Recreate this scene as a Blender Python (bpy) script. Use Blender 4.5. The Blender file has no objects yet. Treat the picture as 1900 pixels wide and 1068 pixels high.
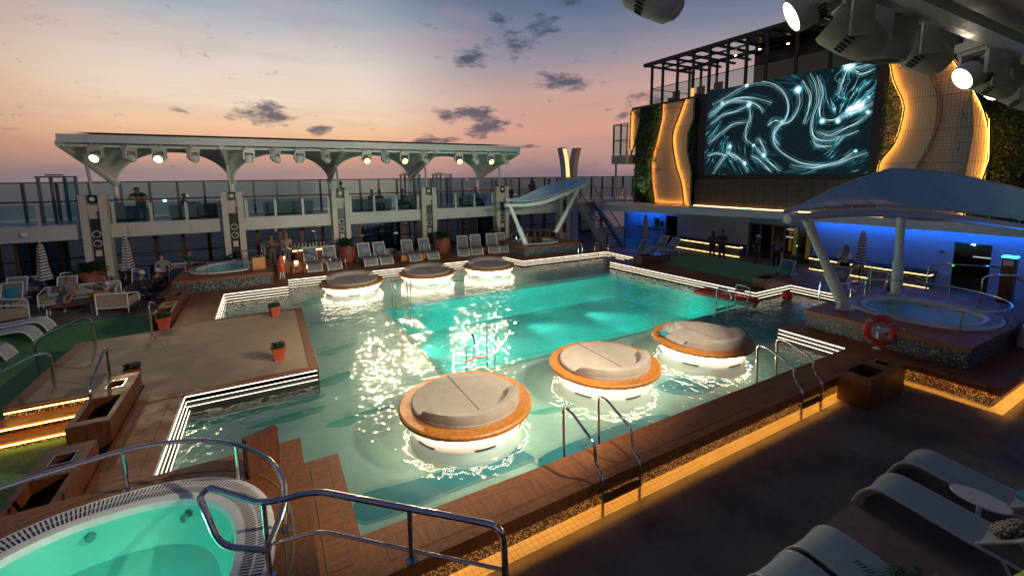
import bpy, bmesh, math, random
from mathutils import noise as mnoise
from mathutils import Vector, Matrix
from mathutils.geometry import tessellate_polygon
random.seed(7)
S = bpy.context.scene
C = S.collection
R = math.radians
V = Vector

def lin(r, g, b):
    f = lambda c: (c/255/12.92) if c/255 <= .04045 else ((c/255+.055)/1.055)**2.4
    return (f(r), f(g), f(b))

# ---------------------------------------------------------------- mesh builder
class B:
    def __init__(s): s.bm = bmesh.new()
    def f(s, vs, mi=0):
        try:
            q = s.bm.faces.new(vs); q.material_index = mi; return q
        except ValueError: return None
    def v(s, p): return s.bm.verts.new(p)
    def quad(s, pts, mi=0): return s.f([s.v(p) for p in pts], mi)
    def obox(s, c, d, m=None, mi=0):
        m = m or Matrix.Identity(3); c = V(c)
        vs = [s.v(c + m @ V((x*d[0]/2, y*d[1]/2, z*d[2]/2))) for x in (-1, 1) for y in (-1, 1) for z in (-1, 1)]
        for q in ((0,1,3,2), (4,6,7,5), (0,4,5,1), (2,3,7,6), (0,2,6,4), (1,5,7,3)): s.f([vs[i] for i in q], mi)
    def box(s, x0, y0, z0, x1, y1, z1, mi=0):
        s.obox(((x0+x1)/2, (y0+y1)/2, (z0+z1)/2), (abs(x1-x0), abs(y1-y0), abs(z1-z0)), None, mi)
    def prism(s, poly, z0, z1, mi=0, ms=None):
        a = [s.v((p[0], p[1], z0)) for p in poly]; b = [s.v((p[0], p[1], z1)) for p in poly]
        s.f(b, mi); s.f(a[::-1], mi); n = len(poly)
        for i in range(n): s.f([a[i], a[(i+1) % n], b[(i+1) % n], b[i]], mi if ms is None else ms)
    def slab(s, fn, poly, t0, t1, mi=0):           # poly in a plane, fn(u,v,t) -> point
        a = [s.v(fn(p[0], p[1], t0)) for p in poly]; b = [s.v(fn(p[0], p[1], t1)) for p in poly]
        s.f(b, mi); s.f(a[::-1], mi); n = len(poly)
        for i in range(n): s.f([a[i], a[(i+1) % n], b[(i+1) % n], b[i]], mi)
    def sheet(s, outer, holes, z, mi=0, z2=None):
        loops = [[V((p[0], p[1], 0)) for p in L] for L in [outer]+holes]
        flat = [p for L in loops for p in L]
        vs = [s.v((p.x, p.y, z)) for p in flat]
        for t in tessellate_polygon(loops):
            a, b, c = [flat[i] for i in t]
            t = t if (b-a).cross(c-a).z > 0 else t[::-1]
            s.f([vs[i] for i in t], mi)
    def walls(s, poly, z0, z1, mi=0, closed=True):
        n = len(poly)
        for i in range(n if closed else n-1):
            p, q = poly[i], poly[(i+1) % n]
            s.quad([(p[0], p[1], z0), (q[0], q[1], z0), (q[0], q[1], z1), (p[0], p[1], z1)], mi)
    def tube(s, pts, r, n=8, closed=False, rads=None, mi=0, flat=1):
        pts = [V(p) for p in pts]; m = len(pts); rings = []; up = V((0, 0, 1)); side = None
        for i, p in enumerate(pts):
            a = pts[i-1] if (i or closed) else p; b = pts[(i+1) % m] if (i < m-1 or closed) else p
            t = (b-a); t = t.normalized() if t.length > 1e-9 else V((0, 0, 1))
            if side is None:
                side = t.cross(up if abs(t.z) < .9 else V((1, 0, 0))).normalized()
            else:
                side = (side - t*side.dot(t)).normalized()
            o = t.cross(side); rr = rads[i] if rads else r
            rings.append([s.v(p + (side*math.cos(k*2*math.pi/n) + o*math.sin(k*2*math.pi/n)*flat)*rr) for k in range(n)])
        for i in range(m if closed else m-1):
            A, D = rings[i], rings[(i+1) % m]
            for k in range(n): s.f([A[k], A[(k+1) % n], D[(k+1) % n], D[k]], mi)
        if not closed: s.f(rings[0][::-1], mi); s.f(rings[-1], mi)
    def cyl(s, p, q, r, r2=None, n=16, mi=0): s.tube([p, q], r, n, rads=[r, r if r2 is None else r2], mi=mi)
    def lathe(s, prof, c=(0, 0, 0), n=32, mi=0, m=None):
        m = m or Matrix.Identity(3); c = V(c); rings = []
        for r, z in prof:
            rings.append([s.v(c + m @ V((r*math.cos(k*2*math.pi/n), r*math.sin(k*2*math.pi/n), z))) for k in range(n)] if r > 1e-6 else [s.v(c + m @ V((0, 0, z)))])
        for A, D in zip(rings, rings[1:]):
            for k in range(n):
                a, b = A[k % len(A)], A[(k+1) % n % len(A)]; d, e = D[k % len(D)], D[(k+1) % n % len(D)]
                q = [x for i, x in enumerate([a, b, e, d]) if x not in [a, b, e, d][:i]]
                if len(q) > 2: s.f(q, mi)
    def ell(s, c, d, m=None, n=12, mi=0):
        s.lathe([(math.sin(i*math.pi/(n//2+2))*1, -math.cos(i*math.pi/(n//2+2))) for i in range(n//2+3)], c, n, mi, (m or Matrix.Identity(3)) @ Matrix.Diagonal(V(d)))
    def grid(s, fn, nu, nv, mi=0, cu=False):
        g = [[s.v(fn(i/nu, j/nv)) for j in range(nv+1)] for i in range(nu if cu else nu+1)]
        for i in range(nu):
            for j in range(nv):
                k = (i+1) % len(g) if cu else i+1
                s.f([g[i][j], g[k][j], g[k][j+1], g[i][j+1]], mi)
    def build(s, name, mats, parent=None, smooth=35, bev=0, recalc=True):
        off = V((0, 0, 0)); p = parent
        while p: off = off + p.location; p = p.parent
        bm = s.bm
        if bev: bmesh.ops.bevel(bm, geom=[e for e in bm.edges if len(e.link_faces) == 2 and e.calc_face_angle(0) > .5], offset=bev, segments=2, affect='EDGES', clamp_overlap=True)
        if recalc: bmesh.ops.recalc_face_normals(bm, faces=bm.faces)
        if off.length: bmesh.ops.translate(bm, verts=bm.verts, vec=-off)
        me = bpy.data.meshes.new(name); bm.to_mesh(me); bm.free()
        for m in (mats if isinstance(mats, (list, tuple)) else [mats]): me.materials.append(m)
        if smooth:
            me.polygons.foreach_set('use_smooth', [True]*len(me.polygons)); me.set_sharp_from_angle(angle=R(smooth))
        o = bpy.data.objects.new(name, me); C.objects.link(o)
        if parent: o.parent = parent
        return o

def fillet(pts, r, n=5):
    pts = [V(p) for p in pts]; out = [pts[0]]
    for a, b, c in zip(pts, pts[1:], pts[2:]):
        u, w = (a-b), (c-b); k = min(r, u.length*.49, w.length*.49); u.normalize(); w.normalize()
        p, q = b+u*k, b+w*k
        for i in range(n+1):
            t = i/n; out.append(p*(1-t)**2 + b*2*t*(1-t) + q*t*t)
    return out+[pts[-1]]

def inset(poly, d, closed=True):
    n = len(poly); res = []
    for i in range(n):
        a = V((*poly[i-1],)) if (i or closed) else None; p_ = V((*poly[i],)); c = V((*poly[(i+1) % n],)) if (i < n-1 or closed) else None
        e1 = (p_-a).normalized() if a is not None else (c-p_).normalized(); e2 = (c-p_).normalized() if c is not None else e1
        n1, n2 = V((-e1.y, e1.x)), V((-e2.y, e2.x)); k = (n1+n2); k = k/max(.3, k.dot(n1)); res.append((p_.x+k.x*d, p_.y+k.y*d))
    return res
def tag(o, label, cat, group=None):
    o['label'] = label; o['category'] = cat
    if group: o['group'] = group
    return o
def struct(o): o['kind'] = 'structure'; return o
def thing(name, label, cat, loc=(0, 0, 0), group=None):
    o = bpy.data.objects.new(name, None); C.objects.link(o); o.location = loc; o.empty_display_size = .2
    return tag(o, label, cat, group)
def place(o, loc, rz=0): o.location = loc; o.rotation_euler.z = rz; return o
def dup(root, loc, rz=0, label=None, sc=None):
    def cp(o, par):
        c = o.copy(); C.objects.link(c)
        if par: c.parent = par
        for ch in list(o.children): cp(ch, c)
        return c
    r = cp(root, None); r.location = loc; r.rotation_euler.z = rz
    if label: r['label'] = label
    if sc: r.scale = sc
    return r

# ---------------------------------------------------------------- materials
def newmat(name):
    m = bpy.data.materials.new(name); m.use_nodes = True; nt = m.node_tree; nt.nodes.clear()
    return m, nt, nt.nodes.new('ShaderNodeOutputMaterial')
def N(nt, t, **k):
    n = nt.nodes.new('ShaderNode'+t)
    for a, b in k.items(): setattr(n, a, b)
    return n
def L(nt, a, b): nt.links.new(a, b)
def math_(nt, op, a, b=None, clamp=False):
    n = N(nt, 'Math', operation=op, use_clamp=clamp)
    for i, x in enumerate((a, b)):
        if x is None: continue
        if isinstance(x, (int, float)): n.inputs[i].default_value = x
        else: L(nt, x, n.inputs[i])
    return n.outputs[0]
def mixc(nt, fac, a, b, mode='MIX'):
    n = N(nt, 'Mix', data_type='RGBA', blend_type=mode)
    for i, x in ((0, fac), (6, a), (7, b)):
        if isinstance(x, (int, float)): n.inputs[i].default_value = x
        elif isinstance(x, tuple): n.inputs[i].default_value = (*x[:3], 1)
        else: L(nt, x, n.inputs[i])
    return n.outputs[2]
def coords(nt, obj=False):
    if obj: return N(nt, 'TexCoord').outputs['Object']
    return N(nt, 'NewGeometry').outputs['Position']
def noise(nt, co, sc, det=3, rough=.5, scale3=None):
    if scale3:
        mp = N(nt, 'Mapping'); mp.inputs['Scale'].default_value = scale3; L(nt, co, mp.inputs[0]); co = mp.outputs[0]
    n = N(nt, 'TexNoise'); n.inputs['Scale'].default_value = sc; n.inputs['Detail'].default_value = det; n.inputs['Roughness'].default_value = rough
    L(nt, co, n.inputs['Vector']); return n.outputs['Fac']
def ramp(nt, fac, stops, interp='LINEAR'):
    n = N(nt, 'ValToRGB'); e = n.color_ramp.elements; n.color_ramp.interpolation = interp
    while len(e) < len(stops): e.new(.5)
    for i, (p, c) in enumerate(stops):
        e[i].position = p; e[i].color = (*(c if isinstance(c, tuple) else (c, c, c)), 1)
    L(nt, fac, n.inputs[0]); return n.outputs[0]
def lines(nt, co, axis, period, width):
    sp = N(nt, 'SeparateXYZ'); L(nt, co, sp.inputs[0])
    a = math_(nt, 'FRACT', math_(nt, 'DIVIDE', sp.outputs[axis], period))
    return math_(nt, 'LESS_THAN', a, width/period)
def mat(name, col, rough=.5, metal=0, nz=None, bump=None, obj=False, spec=.5, lineset=(), linecol=None, nz3=None, coat=0, sheen=0, trans=0, stain=0):
    m, nt, out = newmat(name); p = N(nt, 'BsdfPrincipled'); L(nt, p.outputs[0], out.inputs[0])
    p.inputs['Roughness'].default_value = rough; p.inputs['Metallic'].default_value = metal
    p.inputs['Specular IOR Level'].default_value = spec; p.inputs['Coat Weight'].default_value = coat
    c = col; co = coords(nt, obj)
    if nz:
        f = noise(nt, co, nz[0], 5, .6, nz3)
        c = mixc(nt, ramp(nt, f, [(.3, 0.0), (.7, 1.0)]), tuple(x*(1-nz[1]) for x in col), tuple(min(1, x*(1+nz[1])) for x in col))
        rr = ramp(nt, noise(nt, co, nz[0]*.7+1, 4), [(.3, max(.02, rough-.12)), (.7, min(1, rough+.12))]); L(nt, rr, p.inputs['Roughness'])
    if stain:
        s1 = ramp(nt, noise(nt, co, .8, 7, .72), [(.56, 0.0), (.68, 1.0)]); s2 = ramp(nt, noise(nt, co, 7, 4, .6), [(.63, 0.0), (.7, 1.0)])
        c = mixc(nt, math_(nt, 'MULTIPLY', math_(nt, 'MAXIMUM', s1, s2), stain), c, tuple(x*.4 for x in col))
    for ax, per, w in lineset:
        c = mixc(nt, lines(nt, co, ax, per, w), c, linecol)
    if isinstance(c, tuple): p.inputs['Base Color'].default_value = (*c, 1)
    else: L(nt, c, p.inputs['Base Color'])
    if bump:
        b = N(nt, 'Bump'); b.inputs['Strength'].default_value = bump[1]; b.inputs['Distance'].default_value = .02
        L(nt, noise(nt, co, bump[0], 4), b.inputs['Height']); L(nt, b.outputs[0], p.inputs['Normal'])
    return m
def emit(name, col, st):
    m, nt, out = newmat(name); e = N(nt, 'Emission'); e.inputs[0].default_value = (*col, 1); e.inputs[1].default_value = st
    L(nt, e.outputs[0], out.inputs[0]); return m
def glass(name, tint, refl=.02, dark=None):
    m, nt, out = newmat(name); t = N(nt, 'BsdfTransparent'); t.inputs[0].default_value = (*tint, 1)
    g = N(nt, 'BsdfGlossy'); g.inputs['Roughness'].default_value = refl; g.inputs[0].default_value = (1, 1, 1, 1)
    lw = N(nt, 'LayerWeight'); lw.inputs[0].default_value = .5
    fr = math_(nt, 'ADD', math_(nt, 'MULTIPLY', math_(nt, 'POWER', lw.outputs['Facing'], 5), .5), .03)
    mx = N(nt, 'MixShader'); L(nt, fr, mx.inputs[0]); L(nt, t.outputs[0], mx.inputs[1]); L(nt, g.outputs[0], mx.inputs[2]); L(nt, mx.outputs[0], out.inputs[0])
    return m
def mosaic(name, dark, light, sc, ratio=.5, rough=.35):
    m, nt, out = newmat(name); p = N(nt, 'BsdfPrincipled'); L(nt, p.outputs[0], out.inputs[0]); co = coords(nt)
    v = N(nt, 'TexVoronoi'); v.inputs['Scale'].default_value = sc; L(nt, co, v.inputs['Vector'])
    sp = N(nt, 'SeparateColor'); L(nt, v.outputs['Color'], sp.inputs[0])
    c = ramp(nt, sp.outputs[0], [(0, dark), (ratio, dark), (min(ratio+.15, .99), light), (1, light)])
    c = mixc(nt, ramp(nt, v.outputs['Distance'], [(.45, 0.0), (.6, 1.0)]), c, tuple(x*.5 for x in dark))
    L(nt, c, p.inputs['Base Color']); p.inputs['Roughness'].default_value = rough
    b = N(nt, 'Bump'); b.inputs['Strength'].default_value = .5; b.inputs['Distance'].default_value = .01; b.invert = True
    L(nt, v.outputs['Distance'], b.inputs['Height']); L(nt, b.outputs[0], p.inputs['Normal'])
    return m
def water(name, tint, sc=1.0, strength=.06, refr=.22):
    m, nt, out = newmat(name); co = coords(nt)
    h = math_(nt, 'ADD', math_(nt, 'MULTIPLY', noise(nt, co, 22*sc, 2), .35), math_(nt, 'ADD', math_(nt, 'MULTIPLY', noise(nt, co, 4.5*sc, 2, .5, (1, 1.3, 1)), .34), math_(nt, 'MULTIPLY', noise(nt, co, 11*sc, 3, .65, (1.2, .9, 1)), .42)))
    b = N(nt, 'Bump'); b.inputs['Strength'].default_value = strength; b.inputs['Distance'].default_value = .12; L(nt, h, b.inputs['Height'])
    t = N(nt, 'BsdfTransparent'); t.inputs[0].default_value = (*tint, 1)
    g = N(nt, 'BsdfGlossy'); g.inputs['Roughness'].default_value = .042; g.inputs[0].default_value = (1, 1, 1, 1); L(nt, b.outputs[0], g.inputs['Normal'])
    lw = N(nt, 'LayerWeight'); lw.inputs[0].default_value = .5; L(nt, b.outputs[0], lw.inputs['Normal'])
    fr = math_(nt, 'ADD', math_(nt, 'MULTIPLY', math_(nt, 'POWER', lw.outputs['Facing'], 5), .9), .02)
    rf = N(nt, 'BsdfRefraction'); rf.inputs['IOR'].default_value = 1.12; rf.inputs['Roughness'].default_value = .0; rf.inputs[0].default_value = (*tint, 1); L(nt, b.outputs[0], rf.inputs['Normal'])
    mt = N(nt, 'MixShader'); mt.inputs[0].default_value = refr; L(nt, t.outputs[0], mt.inputs[1]); L(nt, rf.outputs[0], mt.inputs[2])
    mx = N(nt, 'MixShader'); L(nt, fr, mx.inputs[0]); L(nt, mt.outputs[0], mx.inputs[1]); L(nt, g.outputs[0], mx.inputs[2]); L(nt, mx.outputs[0], out.inputs[0])
    return m

TEAKC = (.20, .066, .017); CAULK = (.22, .15, .085)
M = dict(
 teak=mat('teak', TEAKC, .5, nz=(3, .35), nz3=(6, 6, 1), bump=(30, .15)),
 teakx=mat('teak_planks_x', TEAKC, .5, nz=(3, .3), nz3=(8, 1, 1), lineset=((0, .16, .008),), linecol=CAULK),
 teaky=mat('teak_planks_y', TEAKC, .5, nz=(3, .3), nz3=(1, 8, 1), lineset=((1, .16, .008),), linecol=CAULK),
 caulk=mat('caulk', CAULK, .6),
 wood=mat('planter_wood', (.115, .035, .013), .42, nz=(2.5, .4), nz3=(9, 9, 1), obj=True),
 rim=mat('rim_teak', (.42, .16, .026), .45, nz=(3, .3), nz3=(5, 5, 1), obj=True),
 floor=mat('grey_deck', (.165, .138, .115), .62, nz=(.9, .35), bump=(60, .1), spec=.2, stain=.5),
 gutter=mat('gutter_tile', (.42, .36, .28), .45, nz=(2, .15), lineset=((0,.09,.006),(1,.09,.006)), linecol=(.16,.13,.1)),
 beige=mat('beige_platform', (.33, .25, .155), .65, nz=(.8, .12), bump=(90, .08), stain=.22, lineset=((1,1.15,.008),), linecol=(.2,.16,.11)),
 turf=mat('turf', (.12, .31, .10), .95, nz=(40, .5), bump=(200, .6)),
 white=mat('white_paint', (.44, .43, .41), .45, nz=(.7, .08)),
 whitem=mat('white_metal', (.68, .69, .68), .35, nz=(5, .05), obj=True),
 cream=mat('cream_paint', (.44, .41, .36), .5, nz=(1.2, .08)),
 dark=mat('dark_metal', (.03, .03, .032), .4, metal=.3),
 bronze=mat('bronze_mullion', (.09, .065, .045), .45, metal=.4),
 steel=mat('steel', (.62, .6, .57), .16, metal=1, nz=(8, .12), obj=True),
 grey=mat('grey_post', (.16, .17, .17), .45, metal=.2),
 rail=mat('handrail_wood', (.12, .04, .02), .35, nz=(4, .3)),
 mosaic=mosaic('pebble_mosaic', (.07, .055, .045), (.80, .74, .62), 46, .5),
 mosaicd=mosaic('dark_mosaic', (.035, .045, .055), (.30, .36, .38), 30, .55),
 tilel=mat('pool_tile_light', (.27, .41, .36), .5, nz=(1.1, .14), lineset=((0, .25, .006), (1, .25, .006)), linecol=(.23, .35, .30)),
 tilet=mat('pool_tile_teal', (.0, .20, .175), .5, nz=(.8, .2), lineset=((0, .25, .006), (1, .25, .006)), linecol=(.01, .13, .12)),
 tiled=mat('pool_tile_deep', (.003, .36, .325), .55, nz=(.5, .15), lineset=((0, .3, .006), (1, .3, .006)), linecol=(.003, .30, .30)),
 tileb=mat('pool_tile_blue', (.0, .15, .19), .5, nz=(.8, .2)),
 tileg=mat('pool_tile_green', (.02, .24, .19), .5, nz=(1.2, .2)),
 tilew=mat('pool_wall_dark', (.035, .035, .034), .4, nz=(3, .2)),
 drum=mat('white_drum', (.86, .84, .80), .4),
 cushion=mat('outdoor_cushion', (.36, .32, .265), .85, nz=(5, .1), obj=True, bump=(150, .15)),
 seam=mat('seam', (.08, .07, .06), .8),
 slingl=mat('white_sling', (.55, .56, .50), .75, nz=(60, .1), obj=True), slingw=mat('pale_sling', (.16, .165, .165), .75, nz=(60, .1), obj=True), lframe=mat('lounger_frame_dusk_tint', (.36, .40, .42), .4, obj=True),  # lframe: white frame of the near loungers, dim dusk light in its colour
 sling=mat('sling_mesh_dusk_tint', (.25, .35, .40), .75, nz=(60, .12), obj=True),  # white sling of the near loungers, dim blue sky light put into its colour
 canvas=mat('white_canvas', (.76, .73, .68), .55, nz=(1.5, .06)),
 pvc=mat('pale_membrane', (.42, .76, .84), .3, nz=(.7, .08), coat=.2),
 wicker=mat('wicker', (.30, .25, .19), .75, nz=(30, .35), obj=True, bump=(80, .5)),
 cushw=mat('pale_cushion', (.28, .28, .26), .85, nz=(6, .08), obj=True),
 bluep=mat('grey_blue_pillow', (.16, .24, .28), .85, nz=(14, .4), obj=True), teal=mat('teal_pillow', (.02, .20, .28), .8, nz=(8, .3), obj=True),
 terra=mat('terracotta', (.17, .05, .024), .6, nz=(4, .25), obj=True),
 potred=mat('red_pot', (.36, .06, .025), .5, nz=(4, .2), obj=True),
 soil=mat('soil', (.02, .016, .012), .95, bump=(40, 1)),
 leaf=mat('leaf', (.02, .055, .02), .55, nz=(9, .5), obj=True),
 leafb=mat('leaf_light', (.045, .12, .03), .5, nz=(6, .5)),
 sofa=mat('dark_sofa', (.24,.23,.22), .8, nz=(8,.15), obj=True),
 blackp=mat('black_plastic', (.012, .012, .013), .4),
 lampw=mat('lamp_shell', (.62, .60, .57), .4, nz=(6, .1), obj=True),
 gold=mat('gold_perforated', (.55, .36, .15), .38, metal=.35),
 goldd=mat('bronze_perforated', (.26, .18, .11), .42, metal=.3),
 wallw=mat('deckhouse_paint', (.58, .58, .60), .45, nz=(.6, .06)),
 wallb=mat('deckhouse_paint_blue_wash', (.30, .42, .60), .4, nz=(.6, .06)),  # white paint tinted blue: the blue wash light is put into its colour
 red=mat('buoy_red', (.62, .045, .02), .45, nz=(6, .15), obj=True),
 skin=mat('skin', (.28, .14, .085), .5), skind=mat('skin_dark', (.12, .06, .035), .5),
 hair=mat('hair', (.015, .01, .008), .6), hairg=mat('grey_hair', (.25, .22, .2), .6),
 glassr=glass('rail_glass', (.72, .84, .88)), glassw=glass('window_glass', (.34, .42, .52)),
 water=water('pool_water', (.83, .95, .94)), waterh=water('hot_tub_water', (.62, .92, .86), 1.6, .25, .0),
 ledw=emit('led_white', (1, .82, .6), 4.5), ledr=emit('led_ring', (1, .82, .62), 44), leda=emit('led_amber', (1, .45, .06), 56), ledg=emit('led_gold', (1, .42, .06), 34), ledy=emit('led_warm', (1, .60, .22), 10),
 ledb=emit('led_blue', (.006, .17, .85), 36), lens=emit('lens_lit', (1, .74, .42), 30), ledbb=emit('led_blue_strong', (.006, .17, .85), 75), lensw=emit('lens_warm', (1, .62, .16), 5), lensn=emit('lens_near_lit', (1, .82, .58), 14),
 ledst=emit('led_step', (1, .45, .08), 16), glow=emit('small_warm_lamp', (1, .62, .28), 14), green=emit('green_led', (.05, 1, .1), 4), phone=emit('phone_screen', (.6, .85, 1), 4),
 ambp=emit('amber_panel', (1, .42, .06), .55), dimw=emit('interior_light', (1, .75, .45), 5),
)
def cloth(name, c): return mat(name, c, .85, nz=(12, .15), obj=True)
CLOUDS =  [(0.011, 0.992, 0.127, 0.078, 0.039, 1), (0.114, 0.989, 0.097, 0.052, 0.022, 0.85), (0.399, 0.882, 0.25, 0.052, 0.039, 1), (0.467, 0.842, 0.27, 0.083, 0.039, 0.8), (0.523, 0.795, 0.308, 0.052, 0.043, 0.8), (0.581, 0.789, 0.198, 0.093, 0.027, 1), (0.401, 0.906, 0.135, 0.099, 0.027, 1), (0.439, 0.892, 0.103, 0.073, 0.027, 1), (0.331, 0.94, 0.08, 0.083, 0.017, 0.9), (0.475, 0.872, 0.115, 0.052, 0.017, 0.8), (0.7, 0.696, 0.156, 0.062, 0.031, 0.7), (0.519, 0.852, 0.065, 0.062, 0.012, 0.7), (0.446, 0.836, 0.318, 0.052, 0.022, 0.6), (-0.119, 0.985, 0.121, 0.023, 0.009, 0.7), (0.672, 0.729, 0.126, 0.062, 0.024, 0.5), (0.561, 0.754, 0.342, 0.047, 0.017, 0.7)]
STRANDS = [
 [(18.72,8.53),(17.97,8.97),(17.25,9.26),(16.26,9.18),(15.45,8.76),(15.17,8.36)],
 [(18.73,8.67),(17.68,9.20),(16.83,9.45),(15.74,9.29),(14.71,8.83)],
 [(18.45,9.30),(17.41,9.67),(16.32,10.05),(15.53,10.07),(14.65,9.76),(14.02,9.13),(13.80,8.42),(13.93,7.86),(14.26,7.48),(14.47,7.09),(14.38,6.61),(13.93,6.11),(13.10,5.61),(12.22,5.41),(11.33,5.44),(10.60,5.73),(10.08,5.92)],
 [(13.36,9.36),(13.26,8.79),(13.39,8.25),(13.69,7.77),(14.15,7.65),(14.49,7.45),(14.52,6.97),(14.19,6.48)],
 [(12.87,10.04),(12.51,9.33),(12.41,8.66),(12.56,7.92),(12.57,7.26),(12.38,6.81),(11.81,6.65),(11.14,6.76),(10.51,6.96)],
 [(12.55,9.87),(12.23,8.96),(12.27,8.10),(12.13,7.60)],
 [(12.13,7.60),(11.58,7.59),(11.04,7.89),(10.52,8.13),(9.97,8.79)],
 [(11.49,7.58),(10.94,7.78),(10.42,7.96),(9.99,8.25)],
 [(12.35,7.13),(11.72,6.86),(11.17,7.13),(10.64,7.38),(10.04,7.82)],
 [(12.53,6.76),(12.30,6.41),(11.59,6.31)],
 [(11.20,10.01),(10.74,9.87),(10.40,9.91),(10.08,9.92)],
 [(11.10,9.87),(10.63,9.58),(10.08,9.66)],
 [(11.20,10.01),(11.34,9.43),(11.53,8.74)],
 [(16.05,8.96),(15.94,8.33),(16.04,7.72),(16.14,7.10),(15.77,6.70)],
 [(18.63,6.89),(17.88,7.37),(17.02,7.95),(16.05,7.97)],
 [(18.21,5.02),(17.63,5.75),(17.14,6.27),(16.33,5.84),(15.87,5.09)],
 [(17.11,6.92),(17.10,6.26),(16.61,5.85)],
 [(15.64,6.69),(15.08,6.04),(14.49,5.53),(13.98,5.14)],
 [(15.80,6.07),(14.99,5.55),(14.46,5.09)],
 [(15.47,7.05),(15.05,6.53),(14.89,6.03)],
 [(13.54,5.50),(12.64,5.31),(11.82,5.40),(11.06,5.65),(10.62,6.05)],
 [(18.67,6.20),(17.81,6.30),(17.20,6.07)],
 [(14.87,7.60),(14.52,7.92),(14.16,7.77)],
 [(13.17,9.77),(12.79,8.94),(12.79,8.17),(13.01,7.53)],
 [(18.54,8.11),(17.64,8.54),(16.78,8.69),(16.11,8.85)],
]
HOT = [(17.76,9.27,0.18),(16.05,8.96,0.25),(16.25,10.05,0.18),(13.41,9.32,0.28),(14.10,7.76,0.18),(11.16,10.00,0.33),(10.60,8.09,0.38),(10.95,7.93,0.25),(11.43,7.52,0.18),(12.13,7.60,0.20),(17.12,6.66,0.18),(15.02,6.04,0.20),(16.11,5.64,0.15),(15.64,6.63,0.12),(10.23,7.79,0.12),(10.58,6.04,0.11)]
# ================================================================ sea, decks, pool
WZ, SH, DEEP, CZ = .18, -.12, -1.3, .5
m, nt, out = newmat('sea_water'); p = N(nt, 'BsdfPrincipled'); L(nt, p.outputs[0], out.inputs[0])
p.inputs['Base Color'].default_value = (.012, .040, .060, 1); p.inputs['Roughness'].default_value = .3
b = N(nt, 'Bump'); b.inputs['Strength'].default_value = .8; b.inputs['Distance'].default_value = 3
co = coords(nt); L(nt, math_(nt, 'ADD', noise(nt, co, .05, 4, .6, (1, 2.2, 1)), math_(nt, 'MULTIPLY', noise(nt, co, .35, 3), .25)), b.inputs['Height']); L(nt, b.outputs[0], p.inputs['Normal'])
q = B(); q.prism([(9000*math.cos(i*math.pi/24), 9000*math.sin(i*math.pi/24)) for i in range(48)], -25.5, -25)
struct(q.build('sea', m, smooth=0))

W = [(.76,5.38),(12.95,5.38),(12.93,7.15),(18.5,7.15),(18.57,9.9),(16.2,9.9),(15.65,17.5),(17.6,17.5),(17.65,20.05),(11.9,20.15),(11.6,21.7),
     (.62,21.9),(.62,20.55),(-1.7,20.5),(-1.7,16.8),(.78,16.8),(.84,11.05),(-1.79,11.05),(-1.8,8.17),(.24,8.14),(.24,7.34),(.76,7.34)]
O = [(-6,2.66),(.75,2.66),(.75,4.65),(13.22,4.65),(13.25,2.66),(20.6,2.66),(20.6,7.4),(19.6,10.4),(19.4,16.9),(19.2,21.0),(17.0,21.0),(17.0,25.3),(-3.9,25.3),(-3.9,20.95),
     (-2.8,20.95),(-2.8,16.4),(-4.75,16.25),(-4.82,12.08),(-2.6,12.08),(-2.6,8.2),(-6,8.2)]
q = B(); q.sheet([(-40,-14),(40,-14),(40,33),(-40,33)], [[(.7,4.9),(20,4.9),(20,21),(12.5,21),(12,23),(.5,23),(.5,20.8),(-2,20.8),(-2,7.6),(.7,7.6)]], 0); struct(q.build('deck_floor', M['floor'], smooth=0))
q = B(); q.prism([(-12,6.2),(-2.75,6.2),(-2.75,20.7),(-12,20.9)], .002, .012); q.prism([(17.6,10.9),(21.6,11.2),(21.4,17.2),(17.6,16.7)][::1], .504, .512)
struct(q.build('turf_floor', M['turf'], smooth=0))
q = B(); q.sheet(O, [W], CZ); q.walls(O, .30, CZ); q.sheet(O, [inset(O,.03)], .30); q.walls(inset(O,.03), .30, .41); struct(q.build('pool_deck_floor', M['teak'], smooth=0))
# plank inlays with pale caulking, 4 mm proud
q = B()
def strip(x0, y0, x1, y1, mi): q.quad([(x0,y0,CZ+.004),(x1,y0,CZ+.004),(x1,y1,CZ+.004),(x0,y1,CZ+.004)], mi)
strip(1.0,4.84,13.0,5.2,0); strip(-2.42,8.3,-2.0,12.0,1); strip(.34,5.0,.6,7.2,1); strip(13.0,2.85,13.6,7.0,1); strip(13.6,2.8,20.4,3.2,0)
strip(1.0,22.1,11.5,22.55,0); strip(15.95,10.2,16.1,10.6,1); strip(-2.5,17,-1.9,20.4,1)
struct(q.build('plank_floor', [M['teakx'], M['teaky']], smooth=0))
q = B()
for x0, y0, x1, y1 in ((1,4.83,13,4.84),(1,5.2,13,5.21),(-2.43,8.3,-2.42,12),(-2.0,8.3,-1.99,12),(.33,5,.34,7.2),(.6,5,.61,7.2),(13.6,2.79,20.4,2.8),(13.6,3.2,20.4,3.21),(1,22.09,11.5,22.1),(1,22.55,11.5,22.56)):
    q.quad([(x0,y0,CZ+.008),(x1,y0,CZ+.008),(x1,y1,CZ+.008),(x0,y1,CZ+.008)])
struct(q.build('caulk_floor_line', M['caulk'], smooth=0))
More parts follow.
